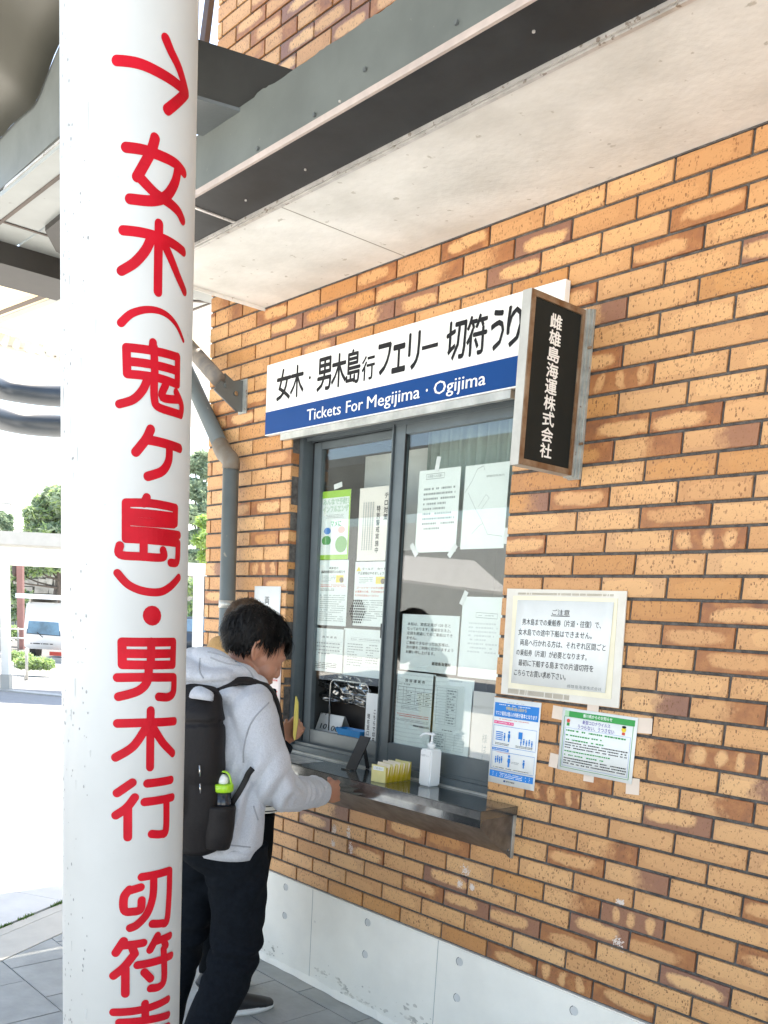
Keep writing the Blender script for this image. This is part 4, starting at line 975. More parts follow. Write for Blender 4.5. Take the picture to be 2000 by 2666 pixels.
t = thing('strut_bracket', 'dark steel strut bolted to the wall by a grey gusset plate', 'bracket', (-3.9, 0, 2.55))
bl = [(345, 1390), (470, 1200), (570, 1290), (715, 1285), (712, 1650), (600, 1640)]
s_ = 260 / 1150
bp_ = [(480 + s_ * x, 700 + s_ * y) for x, y in bl]
xw = wp(480 + s_ * 718, 700 + s_ * 1400).x
pl = [xp(px, py, xw - .02) for px, py in bp_]
slabo('gusset_plate', pl, (-.008, 0, 0), m_steel, t)
b = bmesh.new(); zt_ = wp(*bp_[3]).z; zb_ = wp(*bp_[4]).z
box(b, xw - .055, xw + .012, -.008, -.0015, zb_ - .006, zt_ + .004); obj('wall_plate', b, m_galv, t)
for x, y in ((475, 1340), (582, 1440)):
    q = xp(480 + s_ * x, 700 + s_ * y, xw - .02); tubeo('bolt', [q, q + Vector((.012, 0, 0))], .011, m_stain if x > 500 else m_steel, t, 6, smooth=False)
sa = xp(480 + s_ * 385, 700 + s_ * 1265, xw - .02); sb = dp(480 + s_ * 60, 700 + s_ * 900, 4.55)
tubeo('strut', [sa, sb, sb + (sb - sa) * 1.2], .036, mat('rusty_strut', (.15, .14, .13), .6, col2=(.26, .22, .18), vsc=16), t, 16)

# ------------------------------------------------------------------ round white column with red characters
PC = (atx := dp(327, 1500, 1.77)); PX, PY = PC.x, PC.y; PR = .1170
col = thing('column', 'thick white round column with large red Japanese characters painted down it', 'column', (PX, PY, 0))
tubeo('shaft', [(PX, PY, 0), (PX, PY, 5.2)], PR, m_colw, col, 96)
def cyl(px, py, R_):
    r = ray(px, py); ox, oy = CAM[0] - PX, CAM[1] - PY
    A = r[0] ** 2 + r[1] ** 2; B_ = 2 * (ox * r[0] + oy * r[1]); C_ = ox * ox + oy * oy - R_ * R_; D_ = B_ * B_ - 4 * A * C_
    t_ = (-B_ - math.sqrt(max(D_, 0))) / (2 * A); p = CAM + t_ * r
    return math.atan2(p[1] - PY, p[0] - PX) * R_, p[2]
def stroke(bm, pts, w, R_, taper=1.):
    n = len(pts); P = [Vector((*p, 0)) for p in smoothpath([Vector((*p, 0)) for p in pts], 6) for p in [p[:2]]] if n > 2 else [Vector((*p, 0)) for p in pts]
    if n == 2: P = [P[0].lerp(P[1], i / 8) for i in range(9)]
    L = []; Rr = []
    for i, p in enumerate(P):
        d = (P[min(i + 1, len(P) - 1)] - P[max(i - 1, 0)]).normalized(); nn = Vector((-d.y, d.x, 0)); h = w / 2 * (1 + (taper - 1) * i / (len(P) - 1))
        L.append(p + nn * h); Rr.append(p - nn * h)
    def mp(q): a_ = q.x / PR; return bm.verts.new((PX + R_ * math.cos(a_), PY + R_ * math.sin(a_), q.y))
    l = [mp(q) for q in L]; r = [mp(q) for q in Rr]
    for i in range(len(P) - 1): bm.faces.new((l[i], l[i + 1], r[i + 1], r[i]))
    for end, d0, h in ((0, (P[0] - P[1]).normalized(), w / 2), (-1, (P[-1] - P[-2]).normalized(), w / 2 * taper)):
        c_ = P[end]; nn = Vector((-d0.y, d0.x, 0)); arc = [mp(c_ + nn * h * math.cos(a_) + d0 * h * math.sin(a_)) for a_ in [math.pi * k / 8 for k in range(9)]]
        bm.faces.new(arc)
def K1(l, s=.6028, x0=0, y0=0): return [(x0 + s * a_, y0 + s * c_) for a_, c_ in l]
k2, k4 = .42194, .4822
CH = [
 [K1(l) for l in ([(505, 262), (600, 275), (690, 315), (760, 360), (803, 400)], [(716, 168), (740, 225), (775, 300), (803, 395)], [(803, 402), (765, 440), (722, 475)])],
 [K1(l) for l in ([(545, 637), (620, 648), (690, 672), (760, 708), (793, 745)], [(670, 597), (650, 660), (592, 765)], [(597, 760), (670, 835), (735, 880), (770, 915), (787, 950)], [(768, 730), (755, 790), (715, 850), (650, 868), (562, 860)])],
 [[(321, 600), (380, 608), (436, 627), (477, 655)], [(414, 583), (412, 680), (411, 760)], K1([(935, 40), (900, 120), (830, 200), (750, 250)], k2, 0, 600), K1([(1020, 100), (1060, 190), (1100, 290), (1136, 375)], k2, 0, 600)],
 [K1([(748, 570), (815, 512), (920, 488), (1015, 512), (1085, 580), (1130, 680)], k2, 0, 600)],
 [K1(l, k2, 0, 600) for l in ([(945, 692), (940, 735)], [(780, 722), (940, 742), (1095, 782)], [(780, 722), (785, 885)], [(1095, 780), (1093, 950)], [(785, 808), (940, 828), (1090, 868)], [(788, 887), (950, 905), (1090, 950)], [(950, 720), (955, 900)], [(915, 905), (880, 985), (820, 1045), (737, 1072)], [(952, 900), (952, 1040), (985, 1095), (1112, 1138)], [(1112, 1138), (1118, 1080), (1085, 1000)], [(1022, 950), (1000, 1030), (1100, 1045)])],
 [K1(l, k2, 0, 600) for l in ([(930, 1227), (900, 1290), (838, 1368)], [(900, 1290), (1000, 1310), (1108, 1345)], [(1045, 1330), (1040, 1420), (1000, 1485), (912, 1518)])],
 [K1(l, k2, 0, 1200) for l in ([(906, 225), (888, 262)], [(780, 258), (930, 262), (1080, 290)], [(778, 258), (778, 480)], [(1082, 290), (1080, 385)], [(785, 317), (930, 328), (1075, 345)], [(785, 370), (930, 382), (1070, 392)], [(785, 428), (940, 438), (1100, 458)], [(785, 480), (940, 490), (1095, 508)], [(1097, 508), (1090, 620), (1050, 628)], [(740, 522), (742, 578), (870, 590), (1003, 595), (1005, 552)], [(886, 490), (886, 590)])],
 [K1([(725, 692), (790, 762), (880, 802), (980, 810), (1045, 780), (1102, 720)], k2, 0, 1200)],
 [K1([(939, 955), (941, 955)], k2, 0, 1200)],
 [K1(l, k2, 0, 1200) for l in ([(755, 1117), (1070, 1117)], [(753, 1117), (755, 1257)], [(1070, 1117), (1066, 1257)], [(760, 1188), (1060, 1188)], [(757, 1257), (1064, 1257)], [(933, 1117), (930, 1257)], [(725, 1337), (900, 1335), (1068, 1335)], [(1072, 1337), (1068, 1425), (1035, 1457), (978, 1455)], [(918, 1260), (908, 1360), (850, 1420), (732, 1455)])],
 [K1([(930, 1540), (928, 1700), (926, 1890)], k2, 0, 1200), K1([(725, 1620), (900, 1615), (1075, 1606)], k2, 0, 1200), [(380, 1895), (347, 1943), (301, 1972)], [(400, 1897), (424, 1934), (449, 1961)]],
 [K1(l, k4, 0, 1900) for l in ([(715, 285), (632, 342)], [(728, 365), (685, 420), (625, 462)], [(690, 420), (690, 580)], [(795, 290), (922, 270)], [(780, 390), (928, 364)], [(898, 375), (895, 540), (868, 563), (818, 562)])],
 [K1(l, k4, 0, 1900) for l in ([(760, 850), (700, 868)], [(700, 862), (670, 905), (672, 975), (715, 982), (758, 970), (765, 920)], [(765, 795), (912, 760)], [(916, 762), (912, 900), (900, 1030), (870, 1045), (822, 1047)], [(830, 800), (825, 900), (795, 990), (740, 1052), (703, 1070)])],
 [K1(l, k4, 0, 1900) for l in ([(668, 1140), (625, 1205)], [(660, 1165), (775, 1150)], [(712, 1170), (728, 1210)], [(850, 1112), (810, 1188)], [(840, 1142), (915, 1112)], [(880, 1130), (895, 1165)], [(722, 1215), (670, 1280), (613, 1328)], [(677, 1290), (677, 1425)], [(742, 1270), (922, 1218)], [(882, 1180), (885, 1340), (860, 1385), (812, 1395)], [(778, 1308), (812, 1343)])],
 [K1(l, k4, 0, 1900) for l in ([(613, 1525), (760, 1512), (905, 1455)], [(783, 1478), (785, 1560)], [(645, 1580), (790, 1567), (905, 1540)], [(620, 1640), (905, 1600)], [(620, 1640), (615, 1690)], [(905, 1600), (908, 1650)])],
]
for ci, chs in enumerate(CH):
    b = bmesh.new()
    for k, st_ in enumerate(chs):
        w = .0172 if ci < 2 else (.0163 if ci not in (3, 7, 4, 6) else (.0145 if ci != 6 else .0150))
        if ci == 8: w = .036
        stroke(b, [cyl(px, py, PR) for px, py in st_], w, PR + .0006 + .00008 * k, .5 if ci == 3 else 1.)
    bmesh.ops.recalc_face_normals(b, faces=b.faces)
    obj('painted_character' if ci else 'painted_arrow', b, m_red, col)
# faint seam ring and scuffs on the column
b = bmesh.new(); rd = random.Random(12)
for _ in range(46):
    a_ = rd.uniform(-2.7, -.9); z = rd.uniform(.5, 3.0); L_ = rd.uniform(.01, .05); w = rd.uniform(.0008, .0022)
    q = [(a_ - w / PR, z), (a_ + w / PR, z + .002), (a_ + w * .4 / PR, z - L_), (a_ - w * .4 / PR, z - L_ * .9)]
    b.faces.new([b.verts.new((PX + (PR + .0004) * math.cos(x), PY + (PR + .0004) * math.sin(x), y)) for x, y in q])
obj('scuff_marks', b, mat('scuff_grey', (.46, .47, .46), .7), col)['kind'] = 'stuff'
# chips in the paint
b = bmesh.new(); rd = random.Random(2)
for _ in range(420):
    clx = rd.choice((-1.15, -1.7, -2.15, -1.45)); a_ = clx + rd.gauss(0, .06); z = rd.uniform(.4, 3.1); 
    if noise.noise(Vector((clx, z * 2.2, 0))) < .02: continue
    r_ = rd.uniform(.0006, .0020); ax_ = a_
    b.faces.new([b.verts.new((PX + (PR + .0005) * math.cos(ax_ + r_ * math.cos(k * 1.05) / PR), PY + (PR + .0005) * math.sin(ax_ + r_ * math.cos(k * 1.05) / PR), z + r_ * 1.8 * math.sin(k * 1.05))) for k in range(6)])
obj('paint_chips', b, mat('chip_grey', (.30, .31, .31), .8), col)['kind'] = 'stuff'

# ------------------------------------------------------------------ canopy beams and ceiling panels over the pavement
can = thing('canopy', 'grey steel canopy frame with ceiling panels and a curved hood around the white column', 'canopy', (-4., -1., 3.2))
z1 = 3.225
A_ = gp(650, 291, z1); B_ = gp(514, 251, z1); dd = (B_ - A_).normalized(); n_ = Vector((dd.y, -dd.x, 0))
if n_.x > 0: n_ = -n_
def onpl(px, py, p, n):
    r = Vector(ray(px, py)); c = Vector(CAM); return c + r * ((p - c).dot(n) / r.dot(n))
zt = onpl(531, 107, A_, n_).z
A_ = A_ - dd * .45; C_ = A_ + dd * .84
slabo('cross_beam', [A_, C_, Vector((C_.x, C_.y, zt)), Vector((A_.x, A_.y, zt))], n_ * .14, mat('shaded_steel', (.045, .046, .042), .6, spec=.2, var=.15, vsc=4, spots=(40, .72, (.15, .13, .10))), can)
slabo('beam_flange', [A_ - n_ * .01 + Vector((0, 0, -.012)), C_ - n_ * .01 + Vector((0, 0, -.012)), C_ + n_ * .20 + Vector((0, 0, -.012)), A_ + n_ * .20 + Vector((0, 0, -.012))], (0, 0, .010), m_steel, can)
# post rising behind the cross beam (dark vertical at the column edge)
q = dp(548, 60, 3.6); slabo('hanger_post', [dp(553, -60, 3.7), dp(541, -60, 3.7), dp(520, 102, 3.6), dp(532, 108, 3.6)], (-.05, .05, 0), mat('brown_post', (.13, .10, .085), .6), can)
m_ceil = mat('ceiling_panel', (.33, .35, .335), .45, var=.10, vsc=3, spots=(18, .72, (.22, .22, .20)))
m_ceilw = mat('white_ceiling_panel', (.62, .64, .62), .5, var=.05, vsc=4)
m_seam = mat('brown_seam', (.11, .085, .07), .7)
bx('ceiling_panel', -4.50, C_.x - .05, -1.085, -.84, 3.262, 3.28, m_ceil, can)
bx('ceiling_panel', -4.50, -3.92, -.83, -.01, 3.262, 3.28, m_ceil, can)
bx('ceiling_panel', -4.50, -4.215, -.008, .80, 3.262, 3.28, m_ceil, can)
bx('ceiling_seam', -4.50, -3.0, -1.00, -.985, 3.258, 3.2618, m_seam, can)
bx('ceiling_seam', -4.28, -4.265, -1.085, -.01, 3.2575, 3.2615, m_seam, can)
# beam parallel to the wall with a curved top edge
yb = -1.09
pts = [wp(px, py, yb) for px, py in ((14, 480), (4, 355), (40, 315), (75, 285), (95, 262), (120, 200), (158, 110), (230, 20), (330, -60), (520, -60), (420, 130), (158, 350))]
slabo('curved_beam', pts, (0, .03, 0), mat('grey_beam', (.17, .185, .175), .5, var=.12, vsc=5, spots=(35, .74, (.18, .18, .16))), can)
zl = pts[0].z
slabo('beam_flange', [Vector((pts[0].x - .0, yb, pts[0].z - .002)), Vector((-2.9, yb, zl - .002)), Vector((-2.9, yb + .07, zl - .002)), Vector((pts[0].x - .4, yb + .07, zl - .002))], (0, 0, -.008), m_lip, can)
slabo('beam_return', [Vector((pts[0].x, yb, pts[0].z)), Vector((pts[0].x - .8, yb + .02, pts[0].z)), Vector((pts[0].x - .8, yb + .02, pts[1].z)), Vector((pts[1].x, yb, pts[1].z))], (0, .03, 0), bpy.data.materials['grey_beam'], can)
# smooth curved hood rising from the beam towards the column
b = bmesh.new(); g = []
edge_px = [(-90, 440), (-40, 395), (4, 355), (40, 315), (75, 285), (95, 262), (120, 200), (158, 110), (230, 20), (330, -60), (420, -120)]
ed = smoothpath([wp(px, py, yb - .002) for px, py in edge_px], 3)
for e in ed:
    row = []
    for k in range(13):
        t_ = k / 12; row.append(b.verts.new((e.x + t_ * .3, e.y - t_ * 1.25, e.z + .30 * math.sin(t_ * 1.57) + .01)))
    g.append(row)
for r0, r1 in zip(g, g[1:]):
    for k in range(12): b.faces.new((r0[k], r1[k], r1[k + 1], r0[k + 1]))
o = obj('curved_hood', b, mat('olive_grey_hood', (.115, .108, .085), .5, var=.04), can, True); md = o.modifiers.new('s', 'SOLIDIFY'); md.thickness = .02; md.offset = 1
bx('offscreen_roof_panel', -3.9, 1.9, -3.1, -1.0, 3.95, 4.02, m_ceil, can)  # unseen slab added overhead to keep skylight off the upper wall
bx('black_beam', -4.81, -4.50, -1.9, -.52, 3.17, 3.262, mat('black_beam_paint', (.035, .032, .028), .6), can)
q = bmesh.new(); slab(q, [gp(118, 602, 3.24), gp(170, 560, 3.24), gp(230, 700, 3.24), gp(146, 655, 3.24)], (0, 0, .03)); obj('black_gusset', q, bpy.data.materials['black_beam_paint'], can)
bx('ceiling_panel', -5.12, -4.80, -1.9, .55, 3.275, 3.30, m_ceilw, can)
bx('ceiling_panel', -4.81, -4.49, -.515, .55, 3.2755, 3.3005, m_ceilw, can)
slabo('ceiling_seam', [gp(-20, 662, 3.27), gp(150, 748, 3.27), gp(150, 756, 3.27), gp(-20, 672, 3.27)], (0, 0, .004), m_seam, can)
slabo('ceiling_seam', [gp(-20, 818, 3.27), gp(155, 752, 3.27), gp(158, 762, 3.27), gp(-20, 828, 3.27)], (0, 0, .004), m_seam, can)
slabo('ceiling_seam', [gp(500, 783, 3.27), gp(560, 786, 3.27), gp(560, 790, 3.27), gp(500, 787, 3.27)], (0, 0, .004), m_seam, can)
slabo('ceiling_seam', [gp(500, 807, 3.27), gp(560, 785, 3.27), gp(560, 788, 3.27), gp(500, 811, 3.27)], (0, 0, .004), m_seam, can)
slabo('panel_frame', [gp(-20, 835, 3.272), gp(160, 768, 3.272), gp(160, 782, 3.272), gp(-20, 850, 3.272)], (0, 0, .004), m_ceil, can)
def trans_mat(name, col, f):
    m = mat(name, col, .7, var=.03); n = m.node_tree.nodes; l = m.node_tree.links; b_ = n['Principled BSDF']; o_ = n['Material Output']
    t_ = n.new('ShaderNodeBsdfTranslucent'); t_.inputs[0].default_value = (*col, 1); x = n.new('ShaderNodeMixShader'); x.inputs[0].default_value = f
    l.new(b_.outputs[0], x.inputs[1]); l.new(t_.outputs[0], x.inputs[2]); l.new(x.outputs[0], o_.inputs[0]); return m
mem = thing('membrane_canopy', 'cream fabric canopy stretched on white pipes seen left of the column', 'canopy', (-5.8, -.5, 3.3))
m_mem = trans_mat('cream_membrane', (.78, .72, .58), .5)
slabo('membrane', [Vector((-5.13, -2.2, 3.29)), Vector((-5.13, 1.0, 3.29)), Vector((-6.15, 1.0, 3.33)), Vector((-6.15, -2.2, 3.33))], (0, 0, .004), m_mem, mem)
for q0_, q1_ in ((gp(-40, 868, 3.27), gp(132, 925, 3.27)), (gp(132, 925, 3.27), gp(175, 850, 3.27)), (gp(-40, 905, 3.2), gp(170, 950, 3.2)), (gp(495, 960, 3.27), gp(560, 880, 3.27)), (gp(490, 1000, 3.27), gp(560, 960, 3.27))):
    tubeo('white_pipe', [q0_, q1_], .038, m_white, mem, 12)
for k in range(7): q = gp(-20 + k * 30, 890 + k * 8, 3.22); tubeo('pipe_joint', [q, q + Vector((0, .02, .06))], .02, m_white, mem, 8)
slabo('white_fascia', [gp(485, 1005, 3.2), gp(560, 990, 3.2), gp(560, 1132, 3.2), gp(485, 1108, 3.2)], (0, 0, .03), m_white, mem)
rg = thing('curved_tubes', 'two dark curved steel tubes passing behind the white column', 'steel tube', (-8, .3, 3.2))
m_tube = mat('dark_blue_tube', (.045, .055, .065), .35, var=.1)
tubeo('tube', smoothpath([gp(-120, 945, 3.3), gp(-20, 1003, 3.3), (gp(60, 1022, 3.3)), gp(160, 1032, 3.3), gp(240, 1030, 3.3)], 6), .082, m_tube, rg, 16)
tubeo('tube', smoothpath([gp(-120, 1045, 3.0), gp(-20, 1083, 3.0), (gp(60, 1102, 3.0)), gp(160, 1110, 3.0), gp(240, 1108, 3.0)], 6), .082, m_tube, rg, 16)
# canopy ceiling on the road side (outside the frame, mirrored in the panes, shades the pavement)
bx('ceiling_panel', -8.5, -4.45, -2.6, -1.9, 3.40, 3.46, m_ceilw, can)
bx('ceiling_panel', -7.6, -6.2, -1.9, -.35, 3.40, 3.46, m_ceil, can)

# ------------------------------------------------------------------ background
RT = Vector((_r := MC[:, 0])[0:2].tolist() + [0]).normalized() if False else Vector((MC[0][0], MC[1][0], 0)).normalized()
FW = Vector((-RT.y, RT.x, 0))
def loc_fn(base): return lambda u, w, z: base + RT * u + FW * w + Vector((0, 0, z))
def rbox(bm, f, u0, u1, w0, w1, z0, z1, bev=0.):
    v = [bm.verts.new(f(*c)) for c in ((u0, w0, z0), (u1, w0, z0), (u1, w1, z0), (u0, w1, z0), (u0, w0, z1), (u1, w0, z1), (u1, w1, z1), (u0, w1, z1))]
    fs = [bm.faces.new([v[i] for i in q]) for q in ((3, 2, 1, 0), (4, 5, 6, 7), (0, 1, 5, 4), (1, 2, 6, 5), (2, 3, 7, 6), (3, 0, 4, 7))]
    if bev: bmesh.ops.bevel(bm, geom=list({e for q in fs for e in q.edges}), offset=bev, segments=2, affect='EDGES')
def rb(name, f, *a, m=None, parent=None, bev=0.):
    b = bmesh.new(); rbox(b, f, *a, bev); return obj(name, b, m, parent)
m_bgw = mat('shelter_white', (.74, .73, .69), .5, var=.03)
m_bgg = mat('shelter_grey', (.42, .41, .38), .5, var=.05)
# walkway shelter left
B0 = gp(17, 1797); d0 = proj(B0)[2]; f = loc_fn(B0); pm = F0 / d0
sh = thing('walkway_shelter', 'white flat roofed walkway shelter on posts left of the column', 'shelter', B0)
w_ = 10 / pm; hz = (1797 - 1462) / pm
rb('post', f, -w_, w_, -w_, w_, .30, hz, m=m_bgw, parent=sh); rb('post_foot', f, -w_ * 1.2, w_ * 1.2, -w_ * 1.2, w_ * 1.2, 0, .30, m=m_bgg, parent=sh)
rb('roof', f, -3.2, 2.6, -.9, 1.4, hz, hz + .16, m=m_bgw, parent=sh); rb('roof_edge', f, -3.2, 2.6, -1.0, -.9, hz + .20, hz + .42, m=m_bgg, parent=sh)
rb('roof_beam', f, -3.2, 2.6, -.06, .06, hz - .12, hz, m=m_bgw, parent=sh); rb('roof_slab', f, -3.2, 2.6, -.95, 1.5, hz + .16, hz + .24, m=m_bgg, parent=sh)
tubeo('downpipe', [f(-.28, -.1, hz - .02), f(-.12, -.12, hz - .22), f(-.12, -.12, .2)], .03, m_bgg, sh, 8)
B1 = gp(512, 1772); f = loc_fn(B1); pm = F0 / proj(B1)[2]
sh2 = thing('walkway_shelter', 'end of a white walkway shelter with one post between the column and the brick corner', 'shelter', B1)
hz2 = (1772 - 1500) / pm
rb('post', f, -12 / pm, 12 / pm, -.1, .1, 0, hz2, m=m_bgw, parent=sh2); rb('roof', f, -1.6, 34 / pm, -.5, 1.4, hz2, hz2 + .22, m=m_bgw, parent=sh2)
# red brown post
B2 = gp(56, 1690); f = loc_fn(B2); pm = F0 / proj(B2)[2]
t = thing('signal_post', 'thick reddish brown post standing beyond the shelter', 'post', B2); rb('shaft', f, -8 / pm, 7 / pm, -.1, .1, 0, 232 / pm, m=mat('red_brown_paint', (.36, .17, .14), .6, var=.08), parent=t)
b = bmesh.new(); ell(b, f(-15 / pm, 0, 205 / pm), (.10, .10, .30), 10); obj('lantern', b, mat('dark_brown_metal', (.09, .06, .05), .5), t, True)
# street lamp
B3 = dp(56, 1440, 42); B3.z = 0; f = loc_fn(B3); pm = F0 / 42; zl_ = dp(56, 1322, 42).z
t = thing('street_lamp', 'tall thin street lamp with one arm reaching left above the shelter roof', 'street lamp', B3)
tubeo('pole', [f(0, 0, 0), f(0, 0, zl_)], .045, m_bgg, t, 8); tubeo('arm', [f(0, 0, zl_ - .05), f(-.35, 0, zl_ + .05), f(-.68, 0, zl_ + .12)], .03, m_bgg, t, 6); rb('lamp_head', f, -.85, -.42, -.06, .06, zl_ + .08, zl_ + .15, m=m_bgg, parent=t)
# van seen from behind
B4 = gp(138, 1722); d4 = proj(B4)[2]; f = loc_fn(B4); pm = F0 / d4
van = thing('white_van', 'white delivery van with blue tinted rear window parked beyond the shelter', 'van', B4)
m_car = mat('car_white', (.80, .81, .81), .25, var=.0, coat=.5)
hw = 76 / pm
b = bmesh.new()
prof = [(-hw, .35), (-hw * 1.0, .95), (-hw * .90, 1.75 * 1.0), (hw * .90, 1.75), (hw, .95), (hw, .35)]
sc_ = (1722 - 1572) / pm / 1.75
pv_ = [(u, z * sc_) for u, z in prof]; vv = [f(u, 0, z) for u, z in pv_]
slab(b, vv, FW * 3.2); bmesh.ops.bevel(b, geom=list(b.edges), offset=.05, segments=3, affect='EDGES'); obj('body', b, m_car, van, True)
z0_, z1_ = (1722 - 1652) / pm, (1722 - 1605) / pm
slabo('rear_window', [f(-66 / pm, -.01, z0_), f(18 / pm + .0, -.01, z0_ - .03), f(14 / pm, .005, z1_), f(-60 / pm, .005, z1_)], FW * .02, mat('tinted_glass', (.10, .22, .33), .08, var=.35, vsc=2), van)
slabo('window_seal', [f(-68 / pm, -.004, z0_ - .02), f(20 / pm, -.004, z0_ - .05), f(16 / pm, .012, z1_ + .02), f(-62 / pm, .012, z1_ + .02)], FW * .01, m_black, van)
tubeo('wiper', [f(-25 / pm, -.03, z0_ - .10), f(-40 / pm, -.03, z0_ + .03)], .012, m_black, van, 6)
pr = Print(lambda u, v, l: f(-58 / pm + u * 60 / pm, -.015 - l * 4, z0_ - .34 + v * .10)); rows(pr, 0, 1, .2, .9, 1, m_ink, 3, .03); pr.make('lettering', van)
rb('tail_light', f, -8 / pm, 22 / pm, -.03, .02, (1722 - 1707) / pm, (1722 - 1697) / pm, m=m_redi, parent=van)
rb('roof_board', f, -hw * 1.15, hw, -.25, 2.8, 158 / pm, 170 / pm, m=m_car, parent=van)
for u in (-.9, .9): rb('roof_rail', f, hw * u * .85 - .02, hw * u * .85 + .02, 0, 2.5, 148 / pm, 158 / pm, m=m_bgg, parent=van)
for u in (-.78, .78): tubeo('wheel', [f(hw * u - .09, .5, .28), f(hw * u + .09, .5, .28)], .28, m_black, van, 20, smooth=False)
# dark car on the right of the column
B5 = gp(530, 1722); f = loc_fn(B5); pm = F0 / proj(B5)[2]
t = thing('parked_car', 'dark blue grey parked car glimpsed between the column and the brick corner', 'car', B5)
b = bmesh.new(); slab(b, [f(-1.9, 0, .3), f(-1.9, 0, .85), f(-1.2, 0, .95), f(-.7, 0, 1.42), f(.7, 0, 1.45), f(1.3, 0, .95), f(2.0, 0, .85), f(2.0, 0, .3)], FW * 1.6); bmesh.ops.bevel(b, geom=list(b.edges), offset=.06, segments=2, affect='EDGES'); obj('body', b, mat('dark_car_paint', (.05, .065, .08), .2, var=0, coat=.6), t, True)
slabo('side_window', [f(-1.05, -.01, .95), f(-.62, -.01, 1.35), f(.62, -.01, 1.37), f(1.1, -.01, .95)], FW * .02, bpy.data.materials['tinted_glass'], t)
for u in (-1.25, 1.3): tubeo('wheel', [f(u, -.02, .3), f(u, .2, .3)], .31, m_black, t, 20, smooth=False)
# bollard, rails, kerb, hedges
B6 = gp(70, 1772); f = loc_fn(B6); pm = F0 / proj(B6)[2]
t = thing('bollard', 'thin pale bollard standing on the kerb in front of the van', 'bollard', B6); tubeo('post', [f(0, 0, 0), f(0, 0, 84 / pm)], 4 / pm, m_bgg, t, 10); tubeo('hook', [f(-3 / pm, 0, .1), f(-7 / pm, 0, .05), f(-4 / pm, 0, 0)], .015, m_bgg, t, 6)
t = struct(bx('road_kerb', 0, 1, 0, 1, 0, 1, m_bgg)); bpy.data.objects.remove(t)
def strip(name, pa, pb, w, h, m, kind='structure'):
    a_ = gp(*pa); c_ = gp(*pb); d_ = (c_ - a_).normalized(); n__ = Vector((-d_.y, d_.x, 0)); a_ -= d_ * 6; c_ += d_ * 12
    o = slabo(name, [a_, c_, c_ + n__ * w, a_ + n__ * w], (0, 0, h), m); o['kind'] = kind; return o
strip('road_kerb', (0, 1714), (162, 1727), .2, .13, m_bgg)
strip('far_pavement_edge', (0, 1800), (162, 1816), .25, .03, m_bgg)
m_asph = mat('pale_asphalt', (.30, .30, .30), .9, var=.06)
t = strip('road', (0, 1708), (162, 1721), -12, .004, m_asph)
def leafmat(name, c, v=.35):
    m = trans_mat(name, c, .35); return m
m_leafL = leafmat('fresh_leaf', (.36, .50, .20)); m_leafM = leafmat('pine_leaf', (.34, .43, .29)); m_leafD = leafmat('dark_leaf', (.22, .30, .20)); m_bark = mat('bark', (.09, .07, .055), .9, var=.3, bump=.3)
def leaves(name, blobs, n, size, mats, parent, seed=1):
    rd = random.Random(seed); V = []; Fs = []; mi = []
    tot = sum(r ** 2 for _, r in blobs)
    for c, r in blobs:
        k_ = int(n * r * r / tot)
        for _ in range(k_):
            d_ = Vector((rd.gauss(0, 1), rd.gauss(0, 1), rd.gauss(0, 1))).normalized() * r * (rd.random() ** .35)
            d_.z *= .6
            p = Vector(c) + d_
            if noise.noise(p * (1.6 / max(r, .3))) < -.30: continue
            a_ = Vector((rd.gauss(0, 1), rd.gauss(0, 1), rd.gauss(0, .6))).normalized() * size * rd.uniform(.5, 1.4); q_ = a_.cross(Vector((rd.gauss(0, 1), rd.gauss(0, 1), rd.gauss(0, 1)))).normalized() * size * .35
            k0 = len(V); V += [p - a_, p + q_, p + a_, p - q_]; Fs.append((k0, k0 + 1, k0 + 2, k0 + 3)); mi.append(rd.randrange(len(mats)))
    me = bpy.data.meshes.new(name); me.from_pydata([tuple(v) for v in V], [], Fs); me.update()
    o = meshobj(name, me, mats, parent)
    me.polygons.foreach_set('material_index', mi); return o
def tree(name, label, px, py_base, d, blobs_px, n, size, mats, seed, trunk=.18):
    base = dp(px, py_base, d); base.z = 0
    t = thing(name, label, 'tree', base, 'trees beyond the road'); pm_ = F0 / d; rd = random.Random(seed)
    bl = []
    for bx_, by_, r in blobs_px:
        c = dp(bx_, by_, d + rd.uniform(-.4, .4) * r / pm_ * 2); bl.append((c, r / pm_))
    top = max(bl, key=lambda q: q[0].z)[0]
    pts = smoothpath([base, base.lerp(Vector((top.x, top.y, top.z * .5)), .9) + Vector((rd.uniform(-.2, .2), rd.uniform(-.2, .2), 0)), Vector((top.x, top.y, top.z * .95))], 5)
    tr_ = tubeo('trunk', pts, [trunk * (1 - .8 * i / (len(pts) - 1)) for i in range(len(pts))], m_bark, t, 8)
    b = bmesh.new()
    for c, r in bl:
        h_ = min(c.z * .8, top.z * .8); s_ = min(pts, key=lambda q: abs(q.z - h_)); tube(b, [s_, s_.lerp(c, .5) + Vector((0, 0, -.1)), c], [trunk * .3, trunk * .2, trunk * .08], 5)
    obj('branches', b, m_bark, t); leaves('crown', bl, n, size, mats, t, seed); return t
tree('pine_tree', 'tall pine tree with spreading crown just left of the white column', 130, 1700, 52, [(95, 1340, 34), (120, 1310, 34), (150, 1290, 40), (165, 1340, 46), (110, 1380, 44), (150, 1390, 46), (190, 1300, 60), (200, 1380, 60), (85, 1360, 20)], 12000, .26, [m_leafM, m_leafM, m_leafD, m_leafL], 3, .3)
tree('pine_tree', 'small pine tree at the left edge above the shelter roof', -10, 1700, 60, [(8, 1360, 22), (20, 1375, 14), (-20, 1350, 40), (25, 1345, 7)], 3000, .26, [m_leafM, m_leafD], 4, .2)
